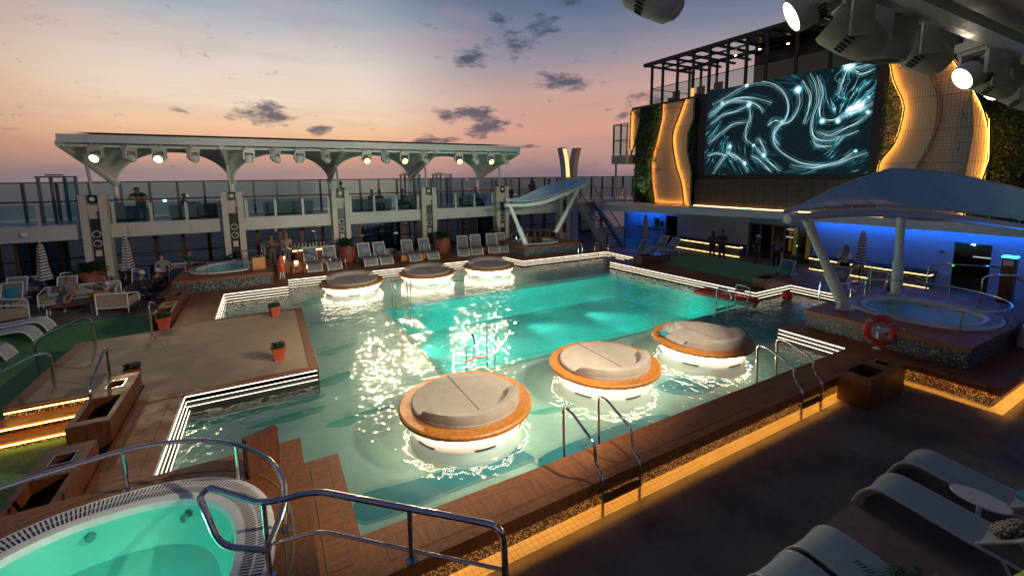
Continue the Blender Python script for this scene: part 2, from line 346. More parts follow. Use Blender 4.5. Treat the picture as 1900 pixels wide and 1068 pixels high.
# mosaic riser under the coping, set back 0.1 m, and LED under the nose
Oi = inset(O, .12)
q = B(); q.walls(Oi, 0, .41); q.sheet(O, [Oi], .41); struct(q.build('pool_deck_wall', M['mosaic'], smooth=0))
q = B(); q.prism([(.75,4.54),(13.22,4.54),(13.22,4.77),(.75,4.77)],.001,.006); q.prism([(13.0,2.56),(13.22,2.56),(13.22,4.54),(13.0,4.54)],.001,.006); q.prism([(13.22,2.56),(20.6,2.56),(20.6,2.79),(13.22,2.79)],.001,.006); struct(q.build('gutter_floor', M['gutter'], smooth=0))
ledn = [('front', O[2:4], 'under the near pool coping'), ('tub', O[3:5], 'under the step below the lifebuoy'), ('corner', O[4:6], 'under the deck nose in front of the near hot tub')]
for nm, run, lab in ledn:
    e = [V((*p_, .375)) for p_ in inset(list(run), .10, False)]
    q = B(); q.tube(e, .012, 6); o = q.build('led_strip', M['leda']); tag(o, 'amber light strip '+lab, 'light strip', 'amber strips under the pool deck')
q = B(); q.tube([(-3.8,21.05,.385),(-2.9,21.05,.385)], .014, 6); tag(q.build('led_strip', M['leda']), 'short amber light strip by the wooden planter boxes near the far hot tub', 'light strip', 'amber strips under the pool deck')
# basin
q = B()
q.sheet([(.76,5.38),(12.95,5.38),(12.93,7.15),(18.5,7.15),(18.57,9.9),(16.2,9.9),(16.18,10.22),(-1.8,10.22),(-1.8,8.17),(.24,8.14),(.24,7.34),(.76,7.34)], [], SH)
q.sheet([(-1.8,10.22),(3.82,10.22),(3.76,17.05),(-1.75,17.05)], [], SH)
q.sheet([(-1.75,17.05),(15.68,17.05),(15.65,17.5),(17.6,17.5),(17.65,20.05),(11.9,20.15),(11.6,21.7),(.62,21.9),(.62,20.55),(-1.75,20.5)], [], SH)
struct(q.build('pool_floor', M['tilel'], smooth=0))
D = [(3.82,10.22),(16.18,10.22),(15.68,17.05),(3.76,17.05)]
q = B(); q.sheet(D, [], DEEP); q.walls(D, DEEP, SH); struct(q.build('pool_deep_floor', M['tiled'], smooth=0))
q = B(); q.walls(W, SH, CZ); struct(q.build('pool_wall', M['tilew'], smooth=0))
def round_poly(P_, n=5):
    res = []; k = len(P_)
    for i in range(k):
        a, b_, c, d = [V((*P_[(i+j) % k], 0)) for j in (-1, 0, 1, 2)]
        for t in range(n):
            t /= n; res.append((.5*(2*b_+(c-a)*t+(2*a-5*b_+4*c-d)*t*t+(3*b_-a-3*c+d)*t**3))[:2])
    return res
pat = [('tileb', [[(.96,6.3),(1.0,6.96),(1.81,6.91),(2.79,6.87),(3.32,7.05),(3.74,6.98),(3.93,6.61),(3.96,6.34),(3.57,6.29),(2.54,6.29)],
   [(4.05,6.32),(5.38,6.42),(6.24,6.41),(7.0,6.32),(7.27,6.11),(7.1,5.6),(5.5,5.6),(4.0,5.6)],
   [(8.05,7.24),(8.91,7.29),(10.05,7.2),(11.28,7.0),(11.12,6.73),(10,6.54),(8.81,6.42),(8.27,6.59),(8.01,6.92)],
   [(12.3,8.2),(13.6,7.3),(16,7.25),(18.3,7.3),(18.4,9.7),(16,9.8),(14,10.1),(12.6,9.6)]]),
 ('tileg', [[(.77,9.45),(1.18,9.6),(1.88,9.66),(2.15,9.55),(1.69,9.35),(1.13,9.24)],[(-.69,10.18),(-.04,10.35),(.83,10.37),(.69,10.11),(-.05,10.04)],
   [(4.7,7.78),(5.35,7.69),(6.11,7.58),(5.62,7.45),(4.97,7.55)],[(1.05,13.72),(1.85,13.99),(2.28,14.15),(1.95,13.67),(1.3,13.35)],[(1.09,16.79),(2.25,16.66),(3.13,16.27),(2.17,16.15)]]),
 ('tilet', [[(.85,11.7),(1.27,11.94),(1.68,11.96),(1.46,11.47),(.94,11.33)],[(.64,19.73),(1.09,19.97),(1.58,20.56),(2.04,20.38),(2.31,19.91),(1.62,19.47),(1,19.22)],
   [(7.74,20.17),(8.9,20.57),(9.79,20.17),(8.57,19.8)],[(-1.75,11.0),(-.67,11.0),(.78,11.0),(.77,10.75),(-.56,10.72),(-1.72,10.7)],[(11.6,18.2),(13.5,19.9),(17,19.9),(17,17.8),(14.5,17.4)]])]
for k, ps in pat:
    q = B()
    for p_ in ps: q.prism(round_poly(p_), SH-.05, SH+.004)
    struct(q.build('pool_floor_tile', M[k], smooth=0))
def inside(x, y, P_):
    r_ = False; j = len(P_)-1
    for i in range(len(P_)):
        if (P_[i][1] > y) != (P_[j][1] > y) and x < (P_[j][0]-P_[i][0])*(y-P_[i][1])/(P_[j][1]-P_[i][1])+P_[i][0]: r_ = not r_
        j = i
    return r_
Wo = inset(W, -.09); GS = .045
def wave(x, y):
    n_ = mnoise.noise
    return WZ + .010*n_((x*.9, y*1.1, 0)) + .0050*n_((x*3.1+4, y*3.9, 2)) + .015*n_((x*8.3, y*7.1+9, 5)) + .007*n_((x*14.3, y*13.1, 8))
q = B(); nx, ny = int(20.6/GS), int(16.8/GS); vg = {}
def wv(i, j):
    if (i, j) not in vg: vg[(i, j)] = q.v((-1.95+i*GS, 5.25+j*GS, wave(-1.95+i*GS, 5.25+j*GS)))
    return vg[(i, j)]
for j in range(ny):
    for i in range(nx):
        x, y = -1.95+(i+.5)*GS, 5.25+(j+.5)*GS
        if inside(x, y, Wo): q.f([wv(i,j), wv(i+1,j), wv(i+1,j+1), wv(i,j+1)])
struct(q.build('pool_water', M['water'], smooth=180, recalc=False))
# slim tile lip round the deep part
q = B(); q.walls(inset(D, -.14), SH-.02, SH+.012); q.sheet(inset(D, -.14), [D], SH+.012); struct(q.build('pool_lip_floor', M['tileg'], smooth=0))
# stage platform
PL = [(-2.6,11.05),(.84,11.05),(.78,16.8),(-1.75,16.8),(-2.8,16.4),(-4.75,16.25),(-4.82,12.08),(-2.6,12.08)]
q = B(); q.prism(PL, .3, CZ+.006); struct(q.build('platform_floor', M['beige'], smooth=0))
q = B()
for a, c in (((-2.6,11.05),(.84,11.24)),((.64,11.24),(.84,16.8)),((-2.5,16.62),(.64,16.8)),((-4.84,12.08),(-4.6,16.25)),((-4.6,12.08),(-3.2,12.28))): q.box(a[0],a[1],CZ+.002,c[0],c[1],CZ+.014)
struct(q.build('platform_trim', M['teak']))
q = B()
for i, z in enumerate((.34, .17)):
    y1 = 12.06-.0-i*.34; q.box(-4.84, y1-.4, z-.05, -3.2, y1, z, 0); q.box(-4.8, y1-.02, 0, -3.2, y1, z-.05, 1); 
q.box(-4.8, 11.36, .0, -3.2, 11.4, .12, 1)
o = q.build('steps', [M['teak'], M['mosaic']]); tag(o, 'wooden steps with amber lit mosaic risers leading from the green turf to the stage', 'steps')
for i, (z, y) in enumerate(((.462, 12.03), (.29, 11.63), (.12, 11.29))):
    qq = B(); qq.tube([(-4.78,y,z),(-3.25,y,z)], .012, 6); tag(qq.build('led_strip', M['ledst']), 'amber light strip under the %s stair nosing beside the wooden planter' % ('top','middle','lowest')[i], 'light strip', 'amber strips on the stage steps')
q = B(); q.box(-4.8,12.06,.0,-3.2,12.075,.41); struct(q.build('step_wall', M['mosaic']))
# white light bars round the pool
def light_run(pts, lab, n=3, d=.035):
    pp = inset(pts, d, False); c = pp[0]
    t = thing('pool_edge_light', lab, 'light bar', (c[0], c[1], .2), 'white light bars lining the pool walls')
    for k in range(n):
        q = B(); q.tube([(x, y, .475-.105*k) for x, y in inset(pts, d+.02*k, False)], .010 if k == 0 else .006, 6); q.build('light_tube', M['ledw'], t)
    for a, b_ in zip(pp, pp[1:]):
        Ld = math.dist(a, b_); m_ = max(1, int(Ld/1.9))
        for i in range(m_+1):
            x, y = a[0]+(b_[0]-a[0])*i/m_, a[1]+(b_[1]-a[1])*i/m_
            q = B(); q.box(x-.018, y-.018, .16, x+.018, y+.018, .47); q.build('bar_post', M['dark'], t)
for run, lab in (([(-1.79,11.0),(-1.8,8.2)], 'white light bars along the plank walkway beside the planters'),
                 ([(.8,11.05),(-1.75,11.05)], 'white light bars below the front edge of the beige stage'),
                 ([(-1.7,20.45),(-1.7,16.85)], 'white light bars at the inlet behind the beige stage'),
                 ([(.62,20.55),(-1.65,20.5)], 'white light bars below the far hot tub beside the extinguisher'),
                 ([(11.55,21.7),(.66,21.9)], 'long white light bars behind the three far round daybeds'),
                 ([(17.6,20.05),(11.9,20.15),(11.62,21.65)], 'white light bars in front of the hot tub under the small white canopy'),
                 ([(17.6,17.55),(17.65,20.0)], 'white light bars at the foot of the stairs by the pool corner'),
                 ([(18.5,7.2),(18.57,9.9),(16.2,9.9),(15.66,17.45)], 'white light bars behind the red ball below the wide deck'),
                 ([(12.95,5.42),(12.93,7.1)], 'white light bars below the lifebuoy')):
    light_run(run, lab, 4 if 'extinguisher' in lab or 'long' in lab else 3)

# ---------------------------------------------------------------- round daybeds
bed = thing('round_daybed', '', 'daybed', (0,0,0), 'round daybeds standing in the pool')
q = B(); q.lathe([(0,SH),(1.1,SH),(1.09,.47),(0,.47)], n=64)
for k in range(6):
    a = k*math.pi/3+.3
    for j in range(4):
        t = a+j*.09; q.obox((1.1*math.cos(t),1.1*math.sin(t),.2), (.012,.11,.025), Matrix.Rotation(t,3,'Z'), 1)
q.build('base_drum', [M['drum'], M['dark']], bed)
q = B(); q.lathe([(1.0,.5),(1.28,.5),(1.31,.53),(1.31,.585),(1.28,.61),(1.0,.61)], n=72); q.build('rim', M['rim'], bed)
q = B(); q.tube([(1.21*math.cos(i*math.pi/32),1.21*math.sin(i*math.pi/32),.47) for i in range(64)], .016, 6, closed=True); q.build('led_ring', M['ledr'], bed)
q = B(); q.lathe([(0,.5),(1.04,.5),(1.065,.54),(1.065,.655),(1.04,.68),(.9,.687),(0,.69)], n=64); mt = q.build('mattress', M['cushion'], bed)
q = B(); q.box(-.008,-.85,.68,.008,1.045,.694); q.build('seam', M['seam'], mt)
q = B(); arc = []
n = 30
for i in range(n+1):
    t = -math.pi/2 + R(72)*(2*i/n-1); e = 1-(abs(2*i/n-1))**8*.35
    arc.append([(r*math.cos(t), r*math.sin(t), z) for r, z in ((1.05,.62),(1.07,.72),(1.05,.69+.155*e),(.95,.69+.165*e),(.85,.69+.13*e),(.77,.69))])
vs = [[q.v(p_) for p_ in A] for A in arc]
for A, D_ in zip(vs, vs[1:]):
    for k in range(6): q.f([A[k], A[(k+1)%6], D_[(k+1)%6], D_[k]])
q.f(vs[0]); q.f(vs[-1][::-1]); q.build('backrest', M['cushion'], bed)
beds = [((3.22,7.72),0,'round daybed nearest the plank steps and the near hot tub rail'),((6.82,7.76),0,'round daybed in the middle of the near row, in front of the pool ladder'),
        ((10.2,7.66),0,'round daybed of the near row with white towels dropped on it'),((3.05,19.75),math.pi,'far round daybed beside the beige stage end of the pool'),
        ((6.45,19.8),math.pi,'far round daybed in the middle, behind the ladder in the water'),((9.65,19.7),math.pi,'far round daybed closest to the small white canopy')]
for i, (p_, rz, lab) in enumerate(beds):
    if i == 0: place(bed, (*p_, 0), rz); bed['label'] = lab
    else: dup(bed, (*p_, 0), rz, lab)
for k, (x, y, s_) in enumerate(((9.55,8.28,1),(9.95,8.35,1.2),(9.3,8.15,.7))):
    q = B(); rr = random.Random(k)
    q.grid(lambda u, v: (x+(u-.5)*.42*s_, y+(v-.5)*.3*s_, .692+.09*s_*max(0,math.sin(u*3.14))*math.sin(v*3.14)*(1+.8*math.sin(u*19+k)*math.sin(v*17+k*2))), 18, 14)
    q.grid(lambda u, v: (x+(u-.5)*.42*s_, y+(v-.5)*.3*s_, .692), 2, 2)
    tag(q.build('towel', M['cushw'] if k != 2 else M['teal']), ('crumpled white towel on the daybed, the smaller white one', 'crumpled white towel on the daybed, the larger white one', 'dark teal towel lying between the white towels')[k], 'towel', 'towels dropped on a daybed')

# ---------------------------------------------------------------- hot tubs
M['tubl'] = mat('tub_aqua', (.12, .55, .46), .4)
def spa(box, c, r, lab, wm='mosaicd', hid=False, yrad=1.0):
    x0, y0, x1, y1 = box
    t = thing('hot_tub', lab, 'hot tub', ((x0+x1)/2, (y0+y1)/2, CZ), 'round hot tubs on raised wooden decks')
    rc = [(x0,y0),(x1,y0),(x1,y1),(x0,y1)]
    def se(rad, n=64, e=2.35): 
        res = []
        for i in range(n):
            a = i*2*math.pi/n; ca, sa = math.cos(a), math.sin(a); k = (abs(ca)**e+abs(sa)**e)**(-1/e); res.append((c[0]+rad*k*ca, c[1]+rad*k*sa*yrad))
        return res
    o1, o2 = se(r), se(r*.76)
    q = B(); q.sheet(rc, [o1], 1.04); q.walls(rc, .93, 1.04); q.walls(inset(rc,.04), .93, .935); q.sheet(rc, [inset(rc,.05)], .93); q.build('wood_top', M['teak'], t, smooth=0)
    q = B(); q.walls(inset(rc,.05), CZ+.002, .93); q.build('mosaic_side', M[wm], t, smooth=0)
    q = B(); q.sheet(se(r*1.12), [se(r*1.105)], 1.045); q.sheet(inset(rc,.28), [inset(rc,.292)], 1.045); q.build('caulk_line', M['caulk'], t, smooth=0)
    q = B()
    R_ = [se(r*k) for k in (1.0,1.0,.97,.80,.77,.757,.74,.66,.5,.0001)]; Z = (1.03,1.075,1.09,1.085,1.07,1.0,.85,.62,.54,.54)
    for k in range(len(R_)-1):
        for i in range(64):
            a, b_ = R_[k], R_[k+1]; j = (i+1) % 64
            q.quad([(*a[i],Z[k]),(*a[j],Z[k]),(*b_[j],Z[k+1]),(*b_[i],Z[k+1])], 0 if k < 5 else 1)
    bmesh.ops.remove_doubles(q.bm, verts=q.bm.verts, dist=.0005)
    q.build('tub_shell', [M['whitem'], M['tubl']], t)
    q = B()
    for rr_, ww in ((.93,.062),(.855,.062)):
        n_ = int(250*r/1.7)
        A, B_ = se(r*(rr_+ww/2), n_), se(r*(rr_-ww/2), n_)
        for i in range(n_):
            a = V((*A[i],1.092)); b_ = V((*B_[i],1.0905)); d = (b_-a).normalized(); s_ = V((-d.y,d.x,0))*.0085
            q.quad([a-s_, a+s_, b_+s_, b_-s_])
    q.build('drain_grate', M['blackp'], t, smooth=0)
    q = B()
    for k in range(8):
        a = k*math.pi/4+.2; q.lathe([(.045,0),(.05,.012),(.02,.02),(0,.014)], (c[0]+r*.735*math.cos(a), c[1]+r*.735*math.sin(a)*yrad, .9), 12, 0, Matrix.Rotation(a,3,'Z')@Matrix.Rotation(R(-75),3,'Y'))
    q.build('water_jet', M['tilet'], t)
    q = B(); q.sheet(se(r*.752), [], 1.0); q.build('tub_water', M['waterh'], t, smooth=0, recalc=False)
    return t
spa((-6.0,3.2,.22,7.17), (-1.8,5.26), 1.64, 'near hot tub glowing pale green beside the big steel handrail')
spa((13.69,3.3,19.4,6.86), (16.35,5.06), 1.62, 'hot tub behind the orange lifebuoy on its dark mosaic deck')
spa((-3.4,21.25,.12,24.9), (-1.75,23.55), 1.38, 'hot tub beside the man in the grey shirt')
spa((12.6,21.15,16.5,24.9), (14.45,22.95), 1.35, 'hot tub with bathers under the small white canopy')

# ---------------------------------------------------------------- rails, ladders
def rail(name, lab, cat, pts, r=.024, posts=(), group=None, mid=None, fr=.14, extra=()):
    c = pts[0]; t = thing(name, lab, cat, (c[0], c[1], min(p_[2] for p_ in pts)), group)
    q = B(); q.tube(fillet(pts, fr, 6), r, 10); q.build('top_rail', M['steel'], t)
    for a, b_ in posts:
        q = B(); q.cyl(a, b_, r*.8, n=10); q.cyl(a, (a[0],a[1],a[2]+.015), r*1.9, n=12); q.build('post', M['steel'], t)
    if mid: q = B(); q.tube(fillet(mid, fr, 6), r*.55, 8); q.build('mid_rail', M['steel'], t)
    return t
def coping_ladder(x, lab):
    t = thing('pool_handrail', lab, 'handrail', (x, 4.6, 0), 'steel handrails over the near pool coping')
    for dx in (0, .74):
        q = B(); q.tube(fillet([(x+dx,4.55,0),(x+dx,4.55,.62),(x+dx,4.72,.75),(x+dx,4.75,1.06),(x+dx,5.35,1.28),(x+dx,5.55,1.26),(x+dx,5.5,.15)], .12, 6), .024, 10); q.build('rail', M['steel'], t)
    q = B(); q.box(x,4.5,.26,x+.74,4.62,.29); q.build('step', M['teak'], t)
coping_ladder(4.02, 'steel handrail pair over the near coping, in front of the middle near daybed')
coping_ladder(9.28, 'steel handrail pair over the near coping beside the wooden bin box')
def water_ladder(x, y, sgn, lab, top=1.0, w=.62):
    t = thing('pool_ladder', lab, 'pool ladder', (x, y, WZ), 'steel ladders standing in the pool')
    for dx in (0, w):
        q = B(); q.tube(fillet([(x+dx,y+.35*sgn,SH),(x+dx,y+.35*sgn,.55),(x+dx,y+.48*sgn,.72),(x+dx,y+.36*sgn,top),(x+dx,y-.12*sgn,top),(x+dx,y-.12*sgn,-.9)], .09, 5), .021, 10); q.build('rail', M['steel'], t)
    for z in (.1, -.2, -.5):
        q = B(); q.box(x, y-.14*sgn-.05, z, x+w, y-.14*sgn+.05, z+.03); q.build('tread', M['rim'], t)
water_ladder(4.4, 10.35, -1, 'steel pool ladder in the glittering water behind the middle near daybed')
water_ladder(4.16, 16.95, 1, 'steel pool ladder in front of the middle far daybed')
water_ladder(14.0, 9.85, -1, 'steel pool ladder beside the two red floats', .95, 1.1)
# near hot tub rails
rail('tub_rail', 'curved steel rail round the near hot tub by the wooden box', 'handrail', [(-4.2,6.3,1.55),(-2.83,6.85,1.57),(-1.82,7.04,1.57),(-1.41,6.99,1.57),(-.95,6.81,1.57),(-.54,6.47,1.57),(-.18,5.94,1.57),(-.02,5.3,1.57),(-.06,4.85,1.57),(-.2,4.5,1.52)], .03,
     [((-.56,6.47,1.04),(-.56,6.47,1.56)),((-1.8,6.98,1.04),(-1.8,6.98,1.56)),((-.03,5.25,1.04),(-.03,5.25,1.56))], fr=.3)
rail('stair_rail', 'big bent steel handrail in front of the near hot tub', 'handrail',
     [(-.2,4.62,1.36),(-.62,4.85,1.4),(-.78,5.04,1.88),(-.69,5.07,1.93),(-.22,4.63,1.86),(.24,4.52,1.9),(1.0,3.86,1.86),(1.69,3.24,1.84),(1.72,3.21,0)], .032,
     [((-.22,4.66,1.04),(-.22,4.63,1.86)),((1.0,3.86,1.3),(1.0,3.86,1.86))], mid=[(-.2,4.62,1.42),(.24,4.52,1.46),(1.0,3.86,1.42),(1.72,3.21,1.4)], fr=.16)
rail('stair_rail', 'bent steel handrail at the bottom edge in front of the coping', 'handrail', [(.55,2.9,.5),(.6,2.9,1.93),(1.1,2.45,1.9),(1.7,2.0,1.86),(1.72,1.99,0)], .032)
for k, (pts, lab) in enumerate((([(-4.3,12.9,.5),(-4.3,12.9,1.3),(-4.45,12.7,1.38),(-4.9,12.0,1.25),(-5.5,11.0,.9),(-5.5,11.0,0)], 'steel stair rail on the stage corner by the amber steps'),
     ([(-3.23,12.3,.5),(-3.21,12.28,1.42),(-3.19,12.1,1.46),(-3.17,10.9,1.08),(-3.17,10.87,.3)], 'steel stair rail beside the wooden planter at the amber steps'),
     ([(-4.27,15.5,.5),(-4.27,15.5,1.3),(-4.45,15.55,1.38),(-5.3,15.7,.98),(-5.5,15.71,.8),(-5.5,15.71,0)], 'steel stair rail at the stage edge next to the turf'),
     ([(-3.17,16.1,.5),(-3.17,16.1,1.4),(-3.16,16.3,1.44),(-3.1,16.9,1.1),(-3.1,16.9,0)], 'steel stair rail at the stage beside the small red pot'))):
    rail('stair_rail', lab, 'handrail', pts, .026, group='steel rails at the stage steps')
# posts and low rails of the other tubs
def tub_rail(c, r, lab, a0, a1, h=1.55, gap=None):
    pts = [(c[0]+r*math.cos(a0+(a1-a0)*i/24), c[1]+r*math.sin(a0+(a1-a0)*i/24), h) for i in range(25)]
    rail('tub_rail', lab, 'handrail', pts, .022, [((pts[i][0],pts[i][1],1.04), pts[i]) for i in (1,6,12,18,23)], fr=.05)
tub_rail((16.35,5.06), 1.72, 'curved steel rail round the hot tub behind the lifebuoy', -2.6, 2.5)
tub_rail((-1.75,23.55), 1.5, 'curved steel rail round the hot tub beside the grey shirt man', -3.0, 1.2)
tub_rail((14.45,22.95), 1.46, 'curved steel rail round the hot tub with bathers', .2, 3.4)
rail('stair_rail', 'long steel stair rail sloping down from the far hot tub past the step lights', 'handrail', [(-.3,24.6,1.1),(-.3,24.6,1.95),(.2,24.3,1.9),(2.2,23.5,1.1),(3.3,23.1,.9),(3.3,23.1,.5)], .02, [((1.9,23.6,.5),(1.9,23.6,1.22))], 'steel rails of the far hot tub')
rail('stair_rail', 'second steel stair rail sloping beside the far hot tub, behind the first', 'handrail', [(-.2,25.1,1.1),(-.2,25.1,1.95),(.3,24.8,1.9),(2.3,24.0,1.1),(3.4,23.6,.9),(3.4,23.6,.5)], .02, [], 'steel rails of the far hot tub')
rail('stair_rail', 'looped steel grab rail at the hot tub by the blue wall', 'handrail', [(19.3,5.9,1.04),(19.3,5.9,1.9),(19.5,5.6,2.0),(20.6,4.6,1.95),(21.4,3.9,1.3),(21.4,3.9,0)], .026)
rail('stair_rail', 'steel grab rail beside the looped one at the hot tub', 'handrail', [(18.9,4.5,1.04),(18.9,4.5,1.85),(19.1,4.3,1.92),(20.6,3.2,1.9),(21.8,2.2,1.3),(21.8,2.2,0)], .026)
rail('stair_rail', 'sloping steel rail between leaning white post and the blue deck', 'handrail', [(15.0,7.1,1.04),(15.0,7.1,1.72),(15.6,7.3,1.82),(17.4,7.6,2.05),(18.6,7.2,1.9),(18.6,7.2,.5)], .024)

# ---------------------------------------------------------------- wooden boxes, pots
def planter(x0, y0, x1, y1, z0, z1, lab, mt='wood', cuts=True, wheels=False, name='planter_box', cat='planter'):
    t = thing(name, lab, cat, ((x0+x1)/2, (y0+y1)/2, z0), 'wooden planter boxes')
    lx, ly = x1-x0, y1-y0; lg = ly > lx
    def rc(a, b_, c, d): return [(x0+lx*a, y0+ly*b_), (x0+lx*c, y0+ly*b_), (x0+lx*c, y0+ly*d), (x0+lx*a, y0+ly*d)]
    h1 = rc(.14,.08,.86,.5) if lg else rc(.08,.14,.5,.86); h2 = rc(.3,.68,.72,.84) if lg else rc(.68,.3,.84,.72)
    q = B(); o_ = rc(0,0,1,1); q.sheet(o_, [h1, h2], z1); q.walls(o_, z0+.03, z1); q.walls(h1, z1-.3, z1); q.walls(h2, z1-.2, z1); q.sheet(h1, [], z1-.3); q.sheet(o_, [], z0+.03)
    q.build('box_body', M[mt], t, smooth=0)
    q = B(); q.sheet(h2, [], z1-.2); q.build('inner_tray', M['blackp'], t, smooth=0)
    q = B(); g = inset(h2, -.02); q.walls(g, z1, z1+.012); q.sheet(g, [h2], z1+.012); q.build('opening_frame', M['steel'], t, smooth=0)
    q = B(); q.box(x0+.03,y0+.03,z0,x1-.03,y1-.03,z0+.04); q.build('plinth', M['dark'], t)
    if wheels:
        for x in (x0+.08, x1-.08):
            for y in (y0+.08, y1-.08):
                q = B(); q.cyl((x-.02,y,z0+.04),(x+.02,y,z0+.04),.04,n=12); q.build('caster', M['dark'], t)
planter(-3.2,9.72,-2.62,11.95,0,.88,'wooden planter box beside the amber stage steps')
planter(-3.2,7.3,-2.62,9.05,0,.88,'wooden planter box behind the near hot tub rail')
planter(-3.3,17.0,-2.82,18.6,0,.86,'wooden planter box with a small red pot standing before it')
planter(-3.3,19.1,-2.82,20.7,0,.9,'wooden planter box by the far hot tub mosaic')
planter(10.85,4.02,12.5,4.62,0,.68,'dark wooden bin box on casters on the grey deck below the lifebuoy', wheels=True)
planter(16.9,9.95,18.6,10.5,.5,.9,'low wooden planter box behind the red ball')
planter(16.3,15.9,18.4,16.5,.5,.92,'low wooden planter box in front of the two pale loungers by the stairs')
planter(6.2,23.4,8.2,23.9,.5,.82,'low orange wooden planter box in front of loungers behind the middle far daybed', 'rim')
planter(10.9,23.4,12.4,23.8,.5,.82,'low wooden planter box beside the small canopy hot tub')
for (x0,y0,x1,y1,z0,z1,lab) in ((-.5,6.42,-.06,6.76,1.04,1.58,'tall wooden box on the near hot tub deck beside the curved rail'),(-.05,22.2,.1,22.5,1.04,1.5,'')):
    if lab:
        t = thing('wooden_box', lab, 'box', ((x0+x1)/2,(y0+y1)/2,z0), 'upright wooden boxes by the hot tubs')
        q = B(); q.obox(((x0+x1)/2,(y0+y1)/2,(z0+z1)/2),(.12,.42,z1-z0),Matrix.Rotation(R(-62),3,'Z')); q.build('body', M['wood'], t, bev=.008)
for (x,y,lab,rz) in ((-.45,22.35,'wooden box at the end of the hot tub by the red extinguisher',.2),(16.0,24.0,'wooden box at the foot of the canopy post by the stairs',.1),(18.6,6.5,'wooden box by the tall white canopy post',.1)):
    t = thing('wooden_box', lab, 'box', (x,y,1.04), 'upright wooden boxes by the hot tubs')
    q = B(); q.obox((x,y,1.3),(.5,.3,.52),Matrix.Rotation(rz,3,'Z')); q.build('body', M['wood'] if x > 0 else M['rim'], t, bev=.008)
pot = thing('flower_pot', 'small red pot of black leaves on the stage nearest the daybeds', 'flower pot', (0,0,0), 'square red pots on the stage')
q = B()
for a, b_, z0, z1 in ((.10,.135,0,.26),(.15,.155,.26,.33)):
    lo = [(x*a,y*a,z0) for x,y in ((-1,-1),(1,-1),(1,1),(-1,1))]; hi = [(x*b_,y*b_,z1) for x,y in ((-1,-1),(1,-1),(1,1),(-1,1))]
    for i in range(4): q.quad([lo[i],lo[(i+1)%4],hi[(i+1)%4],hi[i]])
    q.quad(hi); q.quad(lo[::-1])
q.build('pot', M['potred'], pot, smooth=0)
q = B(); rr = random.Random(4)
for i in range(220):
    c = V((rr.uniform(-.14,.14), rr.uniform(-.14,.14), .33+rr.uniform(0,.08))); d = V((rr.uniform(-1,1),rr.uniform(-1,1),rr.uniform(.2,1))).normalized(); s_ = d.cross(V((0,0,1))).normalized()*.018
    q.quad([c-s_, c+s_, c+d*.06+s_*.4, c+d*.06-s_*.4])
q.build('foliage', M['leaf'], pot, smooth=0)
place(pot, (.03,12.1,CZ+.006), .1)
dup(pot, (.02,16.2,CZ+.006), .3, 'small red pot of black leaves on the stage beside the far pool inlet')
dup(pot, (-2.85,12.35,CZ+.006), .2, 'small red pot of black leaves behind the planter at the amber steps')
dup(pot, (-2.95,16.55,CZ+.006), .2, 'small red pot in front of a wooden planter at the stage rail', (1.25,1.25,1.1))
# lifebuoy on its white stand
t = thing('lifebuoy_stand', 'white stand carrying the lifebuoy in front of the mosaic hot tub deck', 'stand', (13.55,4.98,CZ))
q = B(); q.cyl((13.55,4.98,CZ),(13.55,4.98,1.1),.025,n=10); q.cyl((13.55,4.98,CZ),(13.55,4.98,CZ+.02),.09,n=14); q.build('post', M['whitem'], t)
q = B(); q.obox((13.5,4.95,1.02),(.5,.03,.09),Matrix.Rotation(R(-38),3,'Z')); q.obox((13.86,4.68,1.0),(.24,.03,.03),Matrix.Rotation(R(-38),3,'Z')); q.obox((13.95,4.6,.98),(.03,.03,.22)); q.build('bracket', M['whitem'], t)
t = thing('lifebuoy', 'orange red lifebuoy with four white bands hanging by the hot tub', 'lifebuoy', (13.47,4.9,1.02))
mm = Matrix.Rotation(R(-38),3,'Z') @ Matrix.Rotation(R(86),3,'X')
q = B(); q.grid(lambda u, v: V((13.47,4.9,1.02)) + mm @ V(((.315+.085*math.cos(v*6.2832))*math.cos(u*6.2832),(.315+.085*math.cos(v*6.2832))*math.sin(u*6.2832),.05*math.sin(v*6.2832))), 48, 14, cu=True); q.build('ring', M['red'], t)
for k in range(4):
    a0 = k*math.pi/2+.78
    q = B(); q.grid(lambda u, v: V((13.47,4.9,1.02)) + mm @ V(((.315+.089*math.cos(v*6.2832))*math.cos(a0+u*.22-.11),(.315+.089*math.cos(v*6.2832))*math.sin(a0+u*.22-.11),.054*math.sin(v*6.2832))), 6, 14); q.build('band', M['cushw'], t)
q = B(); q.tube([V((13.47,4.9,1.02)) + mm @ V((.43*(1-.08*math.sin(i*.785)**2)*math.cos(i*.1963),.43*(1-.08*math.sin(i*.785)**2)*math.sin(i*.1963),0)) for i in range(32)], .008, 6, closed=True); q.build('grab_rope', M['cushw'], t)
# things afloat
q = B(); q.ell((17.4,9.35,.34),(.2,.2,.2),n=24); tag(q.build('beach_ball', M['red']), 'red ball floating in the corner by the light bars', 'ball')
for (x,y,rz,lab) in ((15.55,11.3,-1.2,'red float on the water next to the light bars, away from the ladder'),(15.95,10.35,-.9,'red float on the water behind the ladder rails')):
    t = thing('pool_float', lab, 'float', (x,y,WZ), 'red pool floats')
    q = B(); mz = Matrix.Rotation(rz,3,'Z')
    q.tube(fillet([V((x,y,.26))+mz@V(p_) for p_ in ((-.55,-.3,0),(.55,-.3,0),(.55,.3,0),(-.55,.3,0),(-.55,-.28,0))],.18,5), .09, 10); q.build('tube', M['red'], t)
    q = B(); q.obox((x,y,.25),(1.1,.6,.04),mz); q.build('mat', M['potred'], t)
